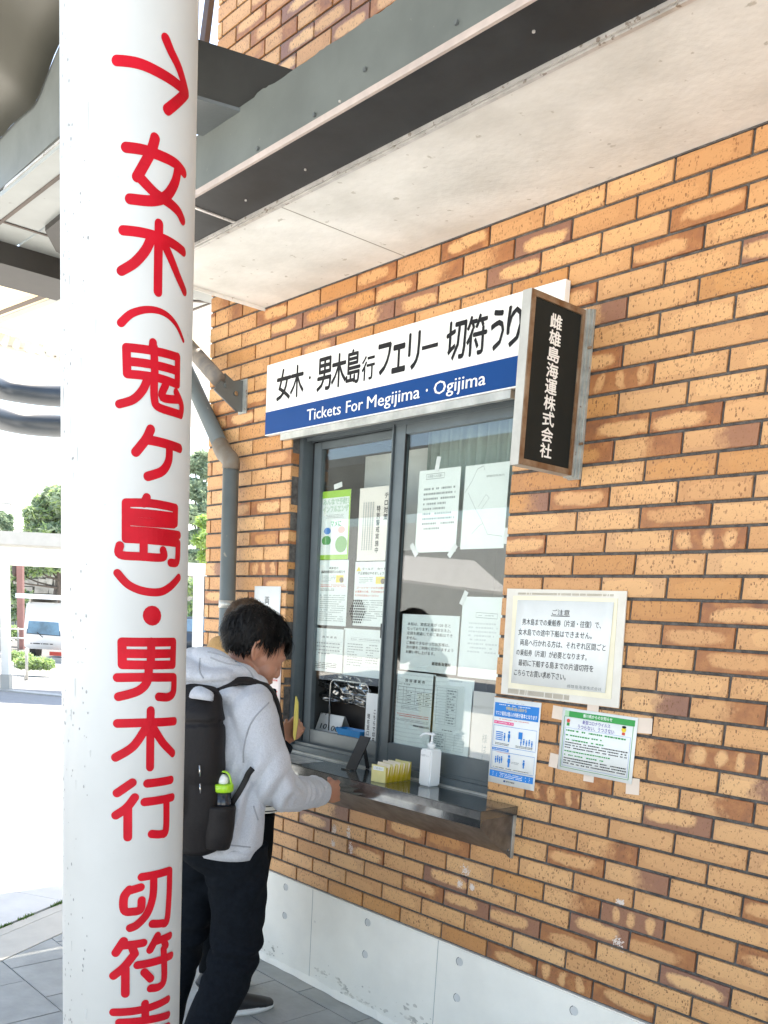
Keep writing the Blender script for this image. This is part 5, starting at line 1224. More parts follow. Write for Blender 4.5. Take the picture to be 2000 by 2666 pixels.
tree('leafy_tree', 'leafy tree filling the space behind the shelter posts on the left', 30, 1700, 48, [(40, 1490, 34), (20, 1540, 34), (60, 1560, 34), (40, 1600, 26), (90, 1480, 30), (130, 1475, 30), (-10, 1500, 40), (150, 1470, 30)], 9000, .22, [m_leafM, m_leafL, m_leafD], 5, .2)
tree('pine_tree', 'tall dark pine seen between the column and the brick corner', 505, 1700, 50, [(505, 1210, 34), (525, 1190, 24), (500, 1270, 40), (525, 1290, 30), (500, 1340, 40), (515, 1400, 34), (500, 1450, 30), (545, 1230, 30), (560, 1330, 50)], 9000, .24, [m_leafM, m_leafD, m_leafM], 6, .3)
tree('leafy_tree', 'bright yellow green tree beside the brick corner', 535, 1700, 44, [(538, 1360, 26), (530, 1410, 28), (545, 1450, 30), (560, 1400, 40)], 5000, .20, [m_leafL, m_leafL, leafmat('lime_leaf', (.36, .52, .10))], 7, .15)
tree('leafy_tree', 'green tree behind the right hand shelter post', 520, 1700, 46, [(500, 1530, 34), (540, 1530, 34), (520, 1580, 34), (540, 1620, 34), (500, 1620, 34)], 7000, .20, [m_leafM, m_leafL], 8, .15)
for i, (pa, pb, zz, hh, m_, lb) in enumerate((((-30, 1655), (66, 1655), 34, .8, m_leafL, 'clipped bright green hedge behind the guard rail on the left'), ((26, 1690), (66, 1690), 24, .30, m_leafL, 'low strip of green ground cover beside the shelter post'), ((60, 1722), (118, 1722), 21, .38, m_leafL, 'round bright green bush in front of the van'))):
    a_ = dp(*pa, zz); c_ = dp(*pb, zz); a_.z = c_.z = 0
    bl = [(a_.lerp(c_, k / 8) + Vector((0, 0, hh * .5 + .1)), hh * .6) for k in range(9)]
    t = thing('hedge', lb, 'hedge', a_); leaves('foliage', bl, 3500, .07, [m_, m_leafM, m_], t, 20 + i)
t = thing('guard_rail', 'thin white guard rail in front of the hedge on the left', 'railing', dp(20, 1700, 30)); 
a_ = dp(-20, 1660, 31); c_ = dp(70, 1662, 31)
for dz in (.30, .0): tubeo('rail', [a_ + Vector((0, 0, dz)), c_ + Vector((0, 0, dz))], .03, m_bgw, t, 6)
for k in range(5): q = a_.lerp(c_, k / 4); tubeo('post', [Vector((q.x, q.y, 0)), q + Vector((0, 0, .35))], .03, m_bgg, t, 6)
# castle-style stone wall
t = thing('stone_wall', 'old wall of large fitted grey stones behind the van', 'stone wall', dp(120, 1600, 56)); b = bmesh.new()
f = loc_fn(Vector((dp(60, 1600, 56).x, dp(60, 1600, 56).y, 0))); rd = random.Random(9); m_stone = mat('castle_stone', (.30, .29, .26), .9, var=.3, vsc=2)
rb('wall_core', f, -8, 20, .25, 3, 0, 4.4, m=mat('wall_core_dark', (.05, .05, .045), .9), parent=t)
z = 0
while z < 4.3:
    h_ = rd.uniform(.35, .55); u = -8 + rd.uniform(0, .4)
    while u < 10:
        w = rd.uniform(.4, .95); j = lambda: rd.uniform(-.06, .06)
        slabo('stone', [f(u + .03 + j(), .2 + j(), z + .03 + j()), f(u + w - .03 + j(), .2, z + .03 + j()), f(u + w - .03 + j(), .2, z + h_ - .02 + j()), f(u + .03 + j(), .2, z + h_ - .02 + j())], FW * .2, m_stone, t); u += w
    z += h_
# buildings and tent on the road side: behind the camera, seen mirrored in the panes
def mir(px, py, d):
    p = wp(px, py, .076); r = Vector(ray(px, py)).normalized(); r.y = -r.y; return p + r * d
tent = thing('white_tent', 'white pitched tent roof behind the viewer mirrored in the right window pane', 'tent', mir(1180, 1560, 12))
e0, e1, e2, e3 = mir(1020, 1450, 8.4), mir(1235, 1466, 7.9), mir(1330, 1552, 6.6), mir(1020, 1512, 7.0)
slabo('offscreen_roof_panel', [e0, e1, e2, e3], (0, 0, .03), m_white, tent)
for q in (e2, e3, e0): tubeo('pole', [Vector((q.x, q.y, 0)), q], .05, m_bgw, tent, 8)
rf_ = thing('offscreen_canopy', 'long flat grey canopy roof behind the viewer, added to darken reflections in the window panes', 'shelter', (-13, -9, 0))  # unseen roof put in so the panes mirror something darker than sky
slabo('roof', [(-24, -16, 4.6), (-9, -16, 4.6), (-7.5, -9, 4.5), (-20, -9, 4.5)], (0, 0, .15), mat('canopy_roof_grey', (.16, .17, .165), .6, var=.1), rf_)
for q in ((-18, -9.5), (-8.5, -9.5), (-22, -15), (-10, -15)): tubeo('post', [(q[0], q[1], 0), (q[0], q[1], 4.5)], .07, m_bgg, rf_, 10)
far = thing('far_building', 'pale low building across the road mirrored in the panes', 'building', (-22, -22, 0))
b = bmesh.new(); box(b, -40, -14, -34, -24, 0, 5.5); obj('wall', b, mat('pale_render', (.45, .47, .46), .8, var=.05), far)
for i in range(0): bx('window', -38.5 + i * 2.6, -37 + i * 2.6, -23.99, -23.95, 1.2, 2.8, bpy.data.materials['tinted_glass'], far)

# ------------------------------------------------------------------ people
m_skin = mat('skin', (.40, .19, .12), .5, var=.07, vsc=14, bump=.03, bsc=180)
m_skin.node_tree.nodes['Principled BSDF'].inputs['Subsurface Weight'].default_value = .08
m_hair = mat('black_hair', (.004, .0035, .0035), .5, var=.3, vsc=90, spec=.22)
m_hairb = mat('brown_hair', (.06, .036, .022), .55, var=.3, vsc=90, spec=.2)
m_hood = mat('heather_grey_fleece', (.46, .48, .52), .95, spec=.1, var=.07, vsc=180, bump=.35, bsc=260, sheen=.2)
m_trou = mat('black_trousers', (.006, .008, .011), .95, spec=.1, var=.2, vsc=60, bump=.15, bsc=300)
m_pack = mat('black_nylon', (.007, .0055, .006), .6, spec=.3, var=.2, vsc=120, bump=.2, bsc=400)
m_strap = mat('strap_webbing', (.010, .009, .010), .7, var=.1)
m_sole = mat('white_sole', (.72, .72, .70), .5, var=.03)
m_cuff = m_hood
def hand(bm, w, F, N, curl=(60, 80, 50), s=1., th=(40, 30)):
    F = F.normalized(); N = (N - F * N.dot(F)).normalized(); S = F.cross(N).normalized()
    if S.z < 0: S = -S
    tube(bm, [w - F * .02, w + F * .01, w + F * .05, w + F * .088], [(.024 * s, .020 * s), (.028 * s, .020 * s), (.041 * s, .016 * s), (.038 * s, .013 * s)], 14, up=S)
    for k, (o, L, r) in enumerate(((.030, .92, .0092), (.010, 1.0, .0096), (-.010, .95, .0092), (-.029, .80, .0082))):
        p = w + F * .082 * s + S * o * s; a = 0; pts = [w + F * .045 + S * o * .8, p]; rr = [r, r * 1.1]
        for ang, l_ in zip(curl, (.043, .027, .022)):
            a += R(ang + k * 3); p = p + (F * math.cos(a) - N * math.sin(a)) * l_ * L * s; pts.append(p); rr.append(r * (.96 - .05 * len(pts)))
        tube(bm, pts, rr, 10); 
        for q, q_r in zip(pts[1:], rr[1:]): ell(bm, q, (q_r * 1.06,) * 3, 10)
    p = w + F * .025 + S * .028 * s; pts = [w + F * .008 + S * .01, p]; a = R(-25)
    for ang, l_ in zip(th, (.034, .028)):
        a += R(ang); p = p + (F * math.cos(a) + S * .35 * math.cos(a) - N * math.sin(a)).normalized() * l_; pts.append(p)
    tube(bm, pts, [.013, .0125, .0105, .0085], 10)
    for q in pts[2:]: ell(bm, q, (.0095,) * 3, 10)
def head_bits(bm, H, rot, s=1.):
    def P(x, y, z): return H + rot @ Vector((x * s, y * s, z * s))
    def E_(x, y, z, a, b_, c): ell(bm, P(x, y, z), (a * s, b_ * s, c * s), 24, rot)
    E_(0, -.012, .035, .076, .094, .084); E_(0, .030, .005, .066, .066, .075); E_(0, .040, -.035, .057, .052, .062)
    E_(0, .056, -.075, .040, .036, .034); E_(0, .072, -.092, .024, .021, .018)
    for x in (-.036, .036): E_(x, .052, -.030, .030, .032, .034); E_(x * .95, .012, -.062, .024, .050, .028)
    E_(0, .078, .030, .040, .020, .014); tube(bm, [P(0, .086, .024), P(0, .096, .0), P(0, .103, -.022)], [.008 * s, .008 * s, .010 * s], 10)
    E_(0, .101, -.025, .0105, .0095, .0080)
    for x in (-.010, .010): E_(x, .093, -.028, .007, .009, .006)
    for x in (-.031, .031): E_(x, .078, .006, .014, .010, .008)
    E_(0, .091, -.050, .020, .012, .0065); E_(0, .088, -.063, .017, .011, .0065)
    E_(0, .074, -.050, .034, .024, .030)
    for x in (-1, 1):
        c = [(.074, -.012, .028), (.083, -.020, .030), (.088, -.030, .018), (.087, -.030, -.002), (.080, -.018, -.022), (.074, -.008, -.028), (.073, -.006, -.010)]
        tube(bm, smoothpath([P(x * q[0], q[1], q[2]) for q in c], 4), .0048 * s, 8); E_(x * .076, -.016, 0, .006, .014, .024)
def body_mesh(name, parent, H, rot, neck, chest, pelvis, arms, legs, vox, hands, s=1.):
    bm = bmesh.new(); head_bits(bm, H, rot, s)
    tube(bm, [H + rot @ Vector((0, -.02, -.02)), H + rot @ Vector((0, -.012, -.07)), neck, chest + Vector((0, 0, .06))], [.055, .052, .055, .07], 16)
    tube(bm, [chest + Vector((0, 0, .1)), chest, pelvis + Vector((0, 0, .15)), pelvis], [(.10, .08), (.15, .10), (.13, .09), (.14, .10)], 18, up=(1, 0, 0))
    for a in arms: tube(bm, a, [.045, .042, .034, .026], 12)
    for l in legs: tube(bm, l, [.07, .055, .045, .035], 12)
    for h in hands: hand(bm, *h)
    return meshobj(name, remesh(bm, vox, 2), m_skin, parent, True)
def hair(name, parent, H, rot, m, n=2600, seed=1, s=1., zcut=-.02):
    rd = random.Random(seed)
    def P(v): return H + rot @ (Vector(v) * s)
    b = bmesh.new()
    bmesh.ops.create_uvsphere(b, u_segments=40, v_segments=24, radius=1)
    for v in list(b.verts):
        x, y, z = v.co
        q = Vector((x * .083, -.013 + y * (.104 if y > 0 else .103), .040 + z * .094))
        v.co = q
    bmesh.ops.delete(b, geom=[v for v in b.verts if (v.co.z < .045 + .035 * (v.co.y > .03) and v.co.y > .02) or (v.co.z < -.035) or (v.co.y > -.035 and v.co.z < .028)], context='VERTS')
    for v in b.verts: v.co = P(v.co + v.co.normalized() * .002 * noise.noise(v.co * 60))
    cap = obj(name, b, m, parent, True)
    V = []; Fs = []
    for i in range(n):
        d = Vector((rd.gauss(0, 1), rd.gauss(0, 1), rd.gauss(.25, 1))).normalized()
        q = Vector((d.x * .081, -.013 + d.y * .101, .040 + d.z * .092))
        if (q.z < .050 + .03 * (q.y > .03) and q.y > .015) or q.z < -.03 or (q.y > -.03 and q.z < .035): continue
        # hair flows from the crown forwards and down
        cr = Vector((.0, -.05, .12)); t = (q - cr); t -= d * t.dot(d); t = t.normalized() if t.length > .01 else Vector((0, 1, 0))
        t = (t + Vector((rd.gauss(0, .16), rd.gauss(0, .14), rd.gauss(0, .14))) + Vector((noise.noise(q * 30), noise.noise(q * 30 + Vector((5, 0, 0))), 0)) * .35).normalized()
        L = rd.uniform(.028, .055) * (1.0 if q.y > .0 else .62) * (.6 if q.z < .01 else 1); w = rd.uniform(.0016, .0034); up_ = d * (rd.uniform(.001, .006) if rd.random() < .8 else rd.uniform(.006, .014))
        side = t.cross(d).normalized() * w; k0 = len(V)
        for j in range(5):
            u = j / 4; p = q + t * L * u + up_ * math.sin(u * 2.6) - d * .010 * u * u + Vector((0, 0, -.010 * u * u)); ww = side * (1 - u * .92)
            V += [P(p - ww), P(p + ww + d * .0005)]
        for j in range(4): Fs.append((k0 + 2 * j, k0 + 2 * j + 1, k0 + 2 * j + 3, k0 + 2 * j + 2))
    me = bpy.data.meshes.new('hair_strands'); me.from_pydata([tuple(v) for v in V], [], Fs); me.update(); o = meshobj('hair_strands', me, m, cap, True)
    return cap
def fold(amp, sc, seed=0, ridge=.0):
    def f(c):
        a = noise.noise(c * sc + Vector((seed, 0, 0))) * amp
        if ridge: a += ridge * (1 - min(1, abs(noise.noise(Vector((c.x * 9 + seed, c.y * 9, c.z * 5)))) * 5)) * .6
        return a
    return f

# man in the grey hoodie
V3 = Vector
man = thing('person', 'man in a light grey hoodie with a black backpack leaning towards the ticket window', 'person', (-2.62, -.9, 0))
H = V3((-2.634, -.767, 1.549)); rot = Matrix.Rotation(R(-17), 3, 'Z') @ Matrix.Rotation(R(-30), 3, 'X')
Wr = V3((-2.712, -.357, 1.014)); Fd = V3((-.30, .95, -.10)); Nd = V3((.95, .3, .15))
legR = [V3((-2.575, -.85, .90)), V3((-2.57, -.845, .52)), V3((-2.56, -.96, .28)), V3((-2.55, -1.07, .09))]
legL = [V3((-2.73, -.88, .90)), V3((-2.79, -.93, .50)), V3((-2.81, -.97, .28)), V3((-2.82, -1.0, .09))]
armR = [V3((-2.46, -.885, 1.385)), V3((-2.43, -.80, 1.14)), V3((-2.58, -.57, 1.06)), Wr]
armL = [V3((-2.77, -.88, 1.385)), V3((-2.86, -.88, 1.14)), V3((-2.86, -.80, 1.02)), V3((-2.84, -.74, .92))]
body_mesh('body', man, H, rot, V3((-2.63, -.865, 1.46)), V3((-2.61, -.88, 1.30)), V3((-2.65, -.87, .92)), [armR, armL], [legR, legL], .0034,
          [(Wr, Fd, Nd, (52, 70, 50), 1.14), (armL[3], V3((0, .6, -.8)), V3((-1, 0, .2)), (30, 40, 30))], 1.13)
hair('hair', man, H, rot, m_hair, 6500, 3, 1.15)
bm = bmesh.new()
tube(bm, [(-2.625, -.885, .895), (-2.625, -.885, .915), (-2.62, -.885, 1.02), (-2.615, -.88, 1.20), (-2.61, -.882, 1.34), (-2.612, -.885, 1.42), (-2.62, -.875, 1.455)],
     [(.165, .112), (.170, .118), (.172, .115), (.185, .118), (.190, .112), (.130, .085), (.08, .065)], 32, up=(1, 0, 0))
tube(bm, smoothpath([(-2.55, -.885, 1.375), (-2.462, -.885, 1.375), (-2.438, -.86, 1.27), (-2.432, -.815, 1.15), (-2.475, -.73, 1.085), (-2.575, -.57, 1.052), (-2.665, -.435, 1.030), (-2.685, -.405, 1.024)], 4),
     [.070] * 4 + [.076] * 4 + [.075] * 4 + [.071, .070, .069, .068] + [.067, .065, .064, .062] + [.060, .058, .056, .054] + [.051, .050, .050, .047] + [.041, .041, .041, .041, .041], 20)
tube(bm, smoothpath([armL[0] + V3((.06, 0, 0)), armL[0], armL[1], armL[2], armL[3]], 4), [.07] * 8 + [.06] * 4 + [.05] * 5, 18)
for q, r_ in (((-2.60, -.93, 1.42), (.15, .085, .05)), ((-2.48, -.87, 1.40), (.07, .07, .055)), ((-2.74, -.87, 1.40), (.07, .07, .055))): ell(bm, V3(q), r_)
def hoodie_disp(c):
    a = .0045 * noise.noise(c * 11) + .003 * noise.noise(c * 27)
    # pulled folds: diagonals from armpit to hem, rings at the elbow and wrist
    s1 = c.x * 26 + c.y * 34 - c.z * 15; torso = max(0, min(1, (1.30 - c.z) * 6)) * max(0, min(1, (c.y * -1 - .74) * 14))
    a += .028 * torso * (abs(math.sin(s1 * 1.1 + 2.6 * noise.noise(c * 4))) ** 1.5 - .5) * (.6 + .6 * noise.noise(c * 5 + V3((3, 0, 0))))
    fo = max(0, min(1, (c.y + .66) * 9)); s2 = (c.y * 105 - c.x * 50)
    a += .008 * fo * math.sin(s2 + 2.4 * noise.noise(c * 13)) * (.5 + noise.noise(c * 8))
    el_ = max(0, 1 - (c - V3((-2.44, -.76, 1.12))).length / .10); a += .014 * el_ * math.sin(c.z * 75 + c.y * 50 + 3 * noise.noise(c * 10))
    return a
meshobj('hoodie', remesh(bm, .006, 5, hoodie_disp), m_hood, man, True)
bm = bmesh.new()   # hem and cuff ribbing
tube(bm, [(-2.625, -.885, .868), (-2.625, -.885, .905)], [(.160, .108), (.168, .116)], 40, cap=False, up=(1, 0, 0)); hm = obj('hem_band', bm, m_hood, man, True); hm.modifiers.new('s', 'SOLIDIFY').thickness = .006
tubeo('cuff', [V3((-2.668, -.43, 1.028)), V3((-2.688, -.40, 1.022)), V3((-2.702, -.378, 1.018)), V3((-2.708, -.370, 1.017))], [.041, .040, .037, .033], m_hood, man, 20)
bm = bmesh.new()   # hood lying on the back
hp = smoothpath([(-2.545, -.775, 1.41), (-2.525, -.84, 1.455), (-2.545, -.93, 1.495), (-2.62, -.975, 1.515), (-2.70, -.955, 1.505), (-2.745, -.88, 1.47), (-2.73, -.80, 1.42)], 5)
tube(bm, hp, [.026 + .020 * math.sin(math.pi * i / (len(hp) - 1)) for i in range(len(hp))], 16)
ell(bm, V3((-2.66, -1.0, 1.475)), (.125, .080, .055), 20); ell(bm, V3((-2.58, -.96, 1.468)), (.095, .085, .050), 20); ell(bm, V3((-2.72, -.97, 1.46)), (.08, .07, .045), 20)
def hd(c): return .006 * noise.noise(c * 14) + .009 * (abs(math.sin((c.z * 48 + c.x * 14 - c.y * 10) + 2 * noise.noise(c * 6))) - .5)
meshobj('hood', remesh(bm, .005, 4, hd), m_hood, man, True)
bm = bmesh.new()
tube(bm, [(-2.635, -.875, 1.0), (-2.64, -.875, .93), (-2.645, -.875, .84), (-2.65, -.875, .80)], [(.150, .115), (.168, .128), (.165, .125), (.12, .10)], 28, up=(1, 0, 0))
tube(bm, smoothpath(legR, 5), [.108] * 3 + [.098, .092] + [.088, .085, .082, .080, .078] + [.076, .074, .072, .070, .068, .066], 22)
tube(bm, smoothpath(legL, 5), [.104] * 3 + [.095, .09] + [.085, .082, .078, .075, .072] + [.070, .070, .068, .066, .064, .062], 22)
def tdisp(c):
    a = .004 * noise.noise(c * 10); k = max(0, 1 - abs(c.z - .52) / .16); a += .008 * k * math.sin(c.z * 70 + c.x * 20 + 3 * noise.noise(c * 8)) ; a += .006 * max(0, 1 - abs(c.z - .78) / .14) * math.sin(c.z * 50 - c.y * 40 + 2 * noise.noise(c * 7)); return a
meshobj('trousers', remesh(bm, .007, 4, tdisp), m_trou, man, True)
def shoe(parent, heel, toe, m=m_black):
    h_, t_ = V3(heel), V3(toe); d = (t_ - h_); L = d.length; d.normalize()
    bm = bmesh.new(); pts = [h_ + d * L * u + V3((0, 0, z)) for u, z in ((0, .045), (.08, .058), (.3, .060), (.55, .045), (.8, .033), (.96, .026), (1, .022))]
    tube(bm, pts, [(.026, .02), (.034, .042), (.038, .045), (.043, .034), (.044, .024), (.030, .016), (.012, .008)], 18, up=d.cross(V3((0, 0, 1))))
    tube(bm, [h_ + d * .05 + V3((0, 0, .05)), h_ + d * .05 + V3((0, 0, .105))], [.040, .038], 16)
    sh_ = meshobj('shoe', remesh(bm, .004, 3), m, parent, True)
    bm = bmesh.new(); n_ = 24; lo = []; 
    for k in range(n_):
        a_ = 2 * math.pi * k / n_; w = .041 if math.cos(a_) > -.2 else .034; lo.append(h_ + d * (L / 2 + (L / 2 + .006) * math.cos(a_)) + d.cross(V3((0, 0, 1))) * w * math.sin(a_) * 1.08)
    slab(bm, [V3((p.x, p.y, .001)) for p in lo], (0, 0, .026)); bmesh.ops.bevel(bm, geom=list(bm.edges), offset=.004, segments=2, affect='EDGES'); obj('sole', bm, m_sole, sh_, True)
shoe(man, (-2.55, -1.14, 0), (-2.50, -.86, 0)); shoe(man, (-2.82, -1.07, 0), (-2.80, -.79, 0))

def seam(name, pts, m, parent, r=.0022): return tubeo(name, smoothpath(pts, 6), r, m, parent, 6)
m_seamg = mat('hoodie_seam_shade', (.33, .345, .37), .95, spec=.05)  # darker tint paints crease shade along seams and a few folds
from mathutils.bvhtree import BVHTree
def onsurf(o, pts, lift=.001):
    bv = BVHTree.FromPolygons([v.co for v in o.data.vertices], [tuple(p.vertices) for p in o.data.polygons]); out_ = []
    for px, py in pts:
        h_ = bv.ray_cast(Vector(CAM), Vector(ray(px, py)).normalized())
        if h_[0] is not None: out_.append(h_[0] + h_[1] * lift)
    return out_
def dense(pts, k=8):
    return [(p.x, p.y) for p in smoothpath([Vector((*q, 0)) for q in pts], k)]
for nm, par, o_, lines in (('hood_seam', man, bpy.data.objects['hood'], ([(541, 1698), (575, 1706), (615, 1722), (648, 1745), (662, 1770)], [(548, 1712), (585, 1726), (625, 1735)], [(521, 1713), (519, 1745), (530, 1766)])),
                           ('hoodie_seam_shade', man, bpy.data.objects['hoodie'], ([(700, 1830), (668, 1862), (648, 1895), (636, 1945), (634, 1985)], [(561, 2190), (600, 2200), (652, 2206)], [(660, 2098), (672, 2135)]))):
    for l_ in lines:
        P_ = onsurf(o_, dense(l_), .0002)
        if len(P_) > 3: tubeo(nm, P_, .0028, m_seamg, o_, 6)
# backpack
bp = thing('backpack', 'black nylon backpack worn on the back of the man in the grey hoodie', 'backpack', (-2.64, -1.05, .9))
bm = bmesh.new()
tube(bm, [(-2.615, -1.02, .895), (-2.615, -1.02, .91), (-2.615, -1.025, 1.02), (-2.61, -1.03, 1.2), (-2.605, -1.02, 1.36), (-2.6, -0.995, 1.425), (-2.6, -0.975, 1.44)],
     [(.10, .06), (.145, .092), (.158, .105), (.160, .105), (.148, .088), (.12, .055), (.08, .025)], 36, up=(1, 0, 0))
ell(bm, V3((-2.61, -1.105, 1.10)), (.12, .06, .15), 20)
def pdisp(c): return .005 * noise.noise(c * 8) + .006 * (abs(math.sin(c.x * 22 + c.z * 9 + 2.5 * noise.noise(c * 5))) - .5) + (-.006 if abs(c.z - 1.315 - .1 * (c.x + 2.64)) < .008 else 0)
meshobj('main_bag', remesh(bm, .006, 4, pdisp), m_pack, bp, True)
def ribbon(name, pts, w, th, nrm, m, parent, k=6):
    P = smoothpath(pts, k); bm = bmesh.new(); V = []
    Nn = [Vector(n) for n in nrm]; prev = None
    for i, p in enumerate(P):
        u = i / (len(P) - 1) * (len(Nn) - 1); j = min(int(u), len(Nn) - 2); nn = Nn[j].lerp(Nn[j + 1], u - j).normalized()
        t = (P[min(i + 1, len(P) - 1)] - P[max(i - 1, 0)]).normalized(); s_ = t.cross(nn).normalized(); nn = s_.cross(t)
        ww = w[min(int(i / len(P) * len(w)), len(w) - 1)] if isinstance(w, list) else w
        cur = [bm.verts.new(p + s_ * a * ww + nn * b_ * th) for a, b_ in ((-.5, 0), (-.42, .5), (.42, .5), (.5, 0), (.42, -.5), (-.42, -.5))]
        if prev:
            for q in range(6): bm.faces.new((prev[q], prev[(q + 1) % 6], cur[(q + 1) % 6], cur[q]))
        prev = cur
    bmesh.ops.recalc_face_normals(bm, faces=bm.faces); return obj(name, bm, m, parent, True)
ribbon('shoulder_strap', [(-2.57, -1.04, 1.36), (-2.545, -.995, 1.43), (-2.505, -.92, 1.468), (-2.485, -.86, 1.458), (-2.475, -.79, 1.42), (-2.475, -.76, 1.33), (-2.47, -.745, 1.22)], [.10, .085, .07, .06, .058, .058], .014, [(.2, -1, .6), (.3, -.3, 1), (.5, 0, 1), (.5, .8, .6), (.5, 1, 0)], m_pack, bp)
ribbon('shoulder_strap', [(-2.69, -1.03, 1.40), (-2.72, -.99, 1.445), (-2.76, -.92, 1.462), (-2.78, -.86, 1.455), (-2.78, -.79, 1.41), (-2.77, -.76, 1.3)], .062, .012, [(-.2, -1, .6), (-.3, -.3, 1), (-.4, .4, 1), (-.5, 1, 0)], m_pack, bp)
hd_ = bpy.data.objects['hoodie']
ls_ = onsurf(hd_, dense([(660, 2000), (650, 2014), (632, 2048), (612, 2084), (592, 2122), (586, 2134)]), .005)
if len(ls_) > 4: ribbon('lower_strap', ls_[::4], .019, .004, [(.75, -.65, .1)] * 2, m_strap, bp, k=2)
ribbon('strap_yoke', [(-2.76, -.96, 1.43), (-2.72, -1.03, 1.415), (-2.63, -1.065, 1.405), (-2.55, -1.035, 1.41), (-2.515, -.965, 1.438)], .085, .02, [(-.4, -1, .5), (0, -1, .5), (.5, -.9, .5)], m_pack, bp)
tubeo('handle_loop', smoothpath([(-2.70, -1.085, 1.395), (-2.69, -1.095, 1.43), (-2.64, -1.10, 1.445), (-2.59, -1.095, 1.435), (-2.575, -1.085, 1.40)], 5), .010, m_strap, bp, 10)
c = cyl(515, 1808, PR); q = onpl(512, 1806, V3((-2.6, -1.10, 1.40)), V3((.5, -1, .25))); 
b = bmesh.new(); f8 = [onpl(px, py, V3((-2.6, -1.128, 1.40)), V3((.45, -1, .35))) for px, py in ((490, 1816), (494, 1800), (505, 1788), (520, 1785), (540, 1795), (549, 1803), (547, 1824), (520, 1820))]
slab(b, f8, V3((-.01, .02, -.005))); bmesh.ops.bevel(b, geom=list(b.edges), offset=.003, segments=2, affect='EDGES'); obj('grey_patch', b, m_hood, bp, True)
bm = bmesh.new(); tube(bm, [(-2.485, -0.995, .93), (-2.478, -0.995, .97), (-2.47, -0.99, 1.065), (-2.47, -0.99, 1.07)], [(.045, .050), (.052, .058), (.052, .058), (.048, .054)], 24); meshobj('side_pocket', remesh(bm, .005, 3, fold(.003, 20)), m_pack, bp, True)
for (px, py, l_) in ((520, 1992, .035), (521, 2040, .03)):
    q = onpl(px, py, V3((-2.48, -1.1, 1.2)), V3((.6, -.8, 0))); tubeo('zip_pull', [q, q + V3((.003, 0, -l_))], .0028, m_stain, bp, 6); 
for off in (0, .055): tubeo('zip', smoothpath([V3((-2.515 - off * .6, -1.15 - off * .3, 1.30)), V3((-2.505 - off * .6, -1.158 - off * .3, 1.18)), V3((-2.52 - off * .6, -1.155 - off * .3, 1.0))], 6), .003, m_strap, bp, 6)
# drinking bottle in the side pocket
bt = thing('drinking_bottle', 'dark drinking bottle with a lime green lid in the side pocket of the backpack', 'bottle', (-2.50, -1.0, 1.0))
bc = V3((-2.468, -0.985, 1.03)); ax_ = V3((.02, 0, 1)).normalized()
m_btl = mat('smoky_bottle', (.02, .025, .035), .12, var=0); m_lid = mat('lime_plastic', (.33, .62, .02), .3, var=.0, coat=.3)
tubeo('bottle_body', [bc, bc + ax_ * .085], [.030, .030], m_btl, bt, 24)
b0 = bc + ax_ * .083
tubeo('lid', [b0, b0 + ax_ * .004, b0 + ax_ * .022, b0 + ax_ * .026], [.033, .036, .036, .033], m_lid, bt, 28)
bm = bmesh.new(); ell(bm, b0 + ax_ * .034, (.019, .019, .022), 16); obj('mouthpiece', bm, m_pl, bt, True)
sd = V3((.645, .763, 0)); ribbon('carry_loop', [b0 + ax_ * .02 - sd * .026, b0 + ax_ * .052 - sd * .020, b0 + ax_ * .064, b0 + ax_ * .055 + sd * .020, b0 + ax_ * .02 + sd * .030], .018, .005, [-sd, -sd + ax_ * .5, ax_, sd + ax_ * .5, sd], m_lid, bt)

# customer at the counter behind him
p2 = thing('person', 'brown haired customer with yellow hood and striped shirt standing at the counter behind the man', 'person', (-3.18, -.45, 0))
H2 = V3((-3.210, -.395, 1.600)); rot2 = Matrix.Rotation(R(5), 3, 'Z') @ Matrix.Rotation(R(-15), 3, 'X')
L2R = [V3((-3.07, -.445, .88)), V3((-3.10, -.45, .5)), V3((-3.12, -.49, .28)), V3((-3.12, -.53, .09))]; L2L = [V3((-3.24, -.46, .88)), V3((-3.31, -.42, .5)), V3((-3.33, -.43, .28)), V3((-3.33, -.44, .09))]
W2 = V3((-3.012, -.335, 1.175))
A2R = [V3((-3.0, -.47, 1.385)), V3((-2.985, -.45, 1.14)), V3((-3.0, -.38, 1.13)), W2]; A2L = [V3((-3.36, -.47, 1.385)), V3((-3.38, -.42, 1.12)), V3((-3.36, -.3, 1.08)), V3((-3.34, -.23, 1.08))]
body_mesh('body', p2, H2, rot2, V3((-3.2, -.47, 1.47)), V3((-3.18, -.47, 1.30)), V3((-3.16, -.45, .92)), [A2R, A2L], [L2R, L2L], .0045, [(W2, V3((.0, .75, .65)), V3((.85, -.5, .1)), (35, 55, 40))])
hair('hair', p2, H2, rot2, m_hairb, 3000, 5)
m_strp = mat('striped_jersey', (.72, .72, .68), .8, var=.0); n = m_strp.node_tree.nodes; l = m_strp.node_tree.links
tc = n.new('ShaderNodeTexCoord'); sp = n.new('ShaderNodeSeparateXYZ'); l.new(tc.outputs['Object'], sp.inputs[0]); ma = n.new('ShaderNodeMath'); ma.operation = 'MULTIPLY'; ma.inputs[1].default_value = 52; l.new(sp.outputs[2], ma.inputs[0])
fr = n.new('ShaderNodeMath'); fr.operation = 'FRACT'; l.new(ma.outputs[0], fr.inputs[0]); gt = n.new('ShaderNodeMath'); gt.operation = 'GREATER_THAN'; gt.inputs[1].default_value = .76; l.new(fr.outputs[0], gt.inputs[0])
mx = n.new('ShaderNodeMixRGB'); mx.inputs[1].default_value = (.70, .71, .66, 1); mx.inputs[2].default_value = (.01, .01, .012, 1); l.new(gt.outputs[0], mx.inputs[0]); l.new(mx.outputs[0], n['Principled BSDF'].inputs['Base Color'])
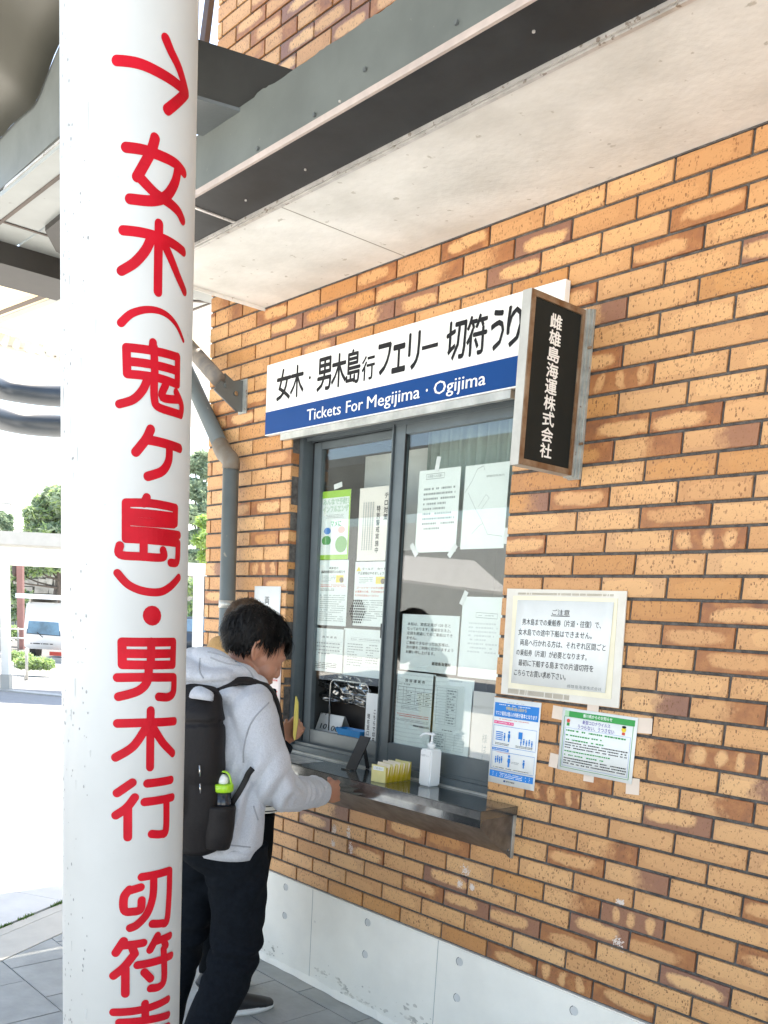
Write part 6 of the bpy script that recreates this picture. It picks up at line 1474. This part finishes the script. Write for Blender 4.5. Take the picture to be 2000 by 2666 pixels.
bm = bmesh.new(); tube(bm, [(-3.135, -.43, .885), (-3.14, -.435, 1.0), (-3.16, -.45, 1.12), (-3.18, -.47, 1.3), (-3.19, -.47, 1.42), (-3.2, -.47, 1.46)], [(.195, .145), (.182, .135), (.165, .118), (.185, .11), (.13, .085), (.07, .06)], 30, up=(1, 0, 0))
meshobj('striped_shirt', remesh(bm, .007, 3, fold(.004, 9)), m_strp, p2, True)
bm = bmesh.new(); tube(bm, smoothpath(A2R[:4], 3)[:-1], [.062] * 3 + [.056] * 3 + [.048] * 3, 16); tube(bm, smoothpath(A2L, 3)[:-1], [.062] * 3 + [.056] * 3 + [.048] * 3, 16); 
meshobj('dark_sleeves', remesh(bm, .007, 3), m_trou, p2, True)
bm = bmesh.new(); ell(bm, V3((-3.18, -.515, 1.485)), (.09, .06, .06), 20); ell(bm, V3((-3.21, -.525, 1.525)), (.065, .05, .055), 20); tube(bm, smoothpath([(-3.11, -.42, 1.44), (-3.10, -.48, 1.46), (-3.16, -.53, 1.48), (-3.23, -.52, 1.48), (-3.27, -.46, 1.44)], 4), .032, 14)
meshobj('yellow_hood', remesh(bm, .006, 3, fold(.005, 14)), mat('mustard_fleece', (.42, .25, .10), .9, var=.1, vsc=90, bump=.2), p2, True)
bm = bmesh.new(); tube(bm, [(-3.155, -.445, 1.0), (-3.155, -.445, .92), (-3.155, -.445, .82)], [(.155, .11), (.168, .122), (.13, .11)], 26, up=(1, 0, 0)); tube(bm, smoothpath(L2R, 4), [.098] * 3 + [.088, .082] + [.074] * 4 + [.058] * 4, 18); tube(bm, smoothpath(L2L, 4), [.098] * 3 + [.088, .082] + [.078] * 4 + [.07] * 4, 18)
meshobj('trousers', remesh(bm, .008, 3, fold(.006, 9)), mat('black_cotton', (.004, .005, .006), .95, var=.2, spec=.1), p2, True)
shoe(p2, (-3.09, -.565, 0), (-3.055, -.315, 0)); shoe(p2, (-3.33, -.52, 0), (-3.315, -.255, 0))
wl = thing('passbook', 'yellow booklet held upright edge-on in the hand of the customer', 'booklet', dp(769, 1870, 3.8))
w0 = [dp(px, py, 3.74) for px, py in ((771, 1812), (776, 1830), (775, 1880), (769, 1926), (766, 1927), (763, 1915), (766, 1850), (769, 1814))]
slabo('cover', w0, V3((-.75, .64, -.1)) * .07, mat('yellow_cover', (.74, .60, .12), .4, var=.05), wl)
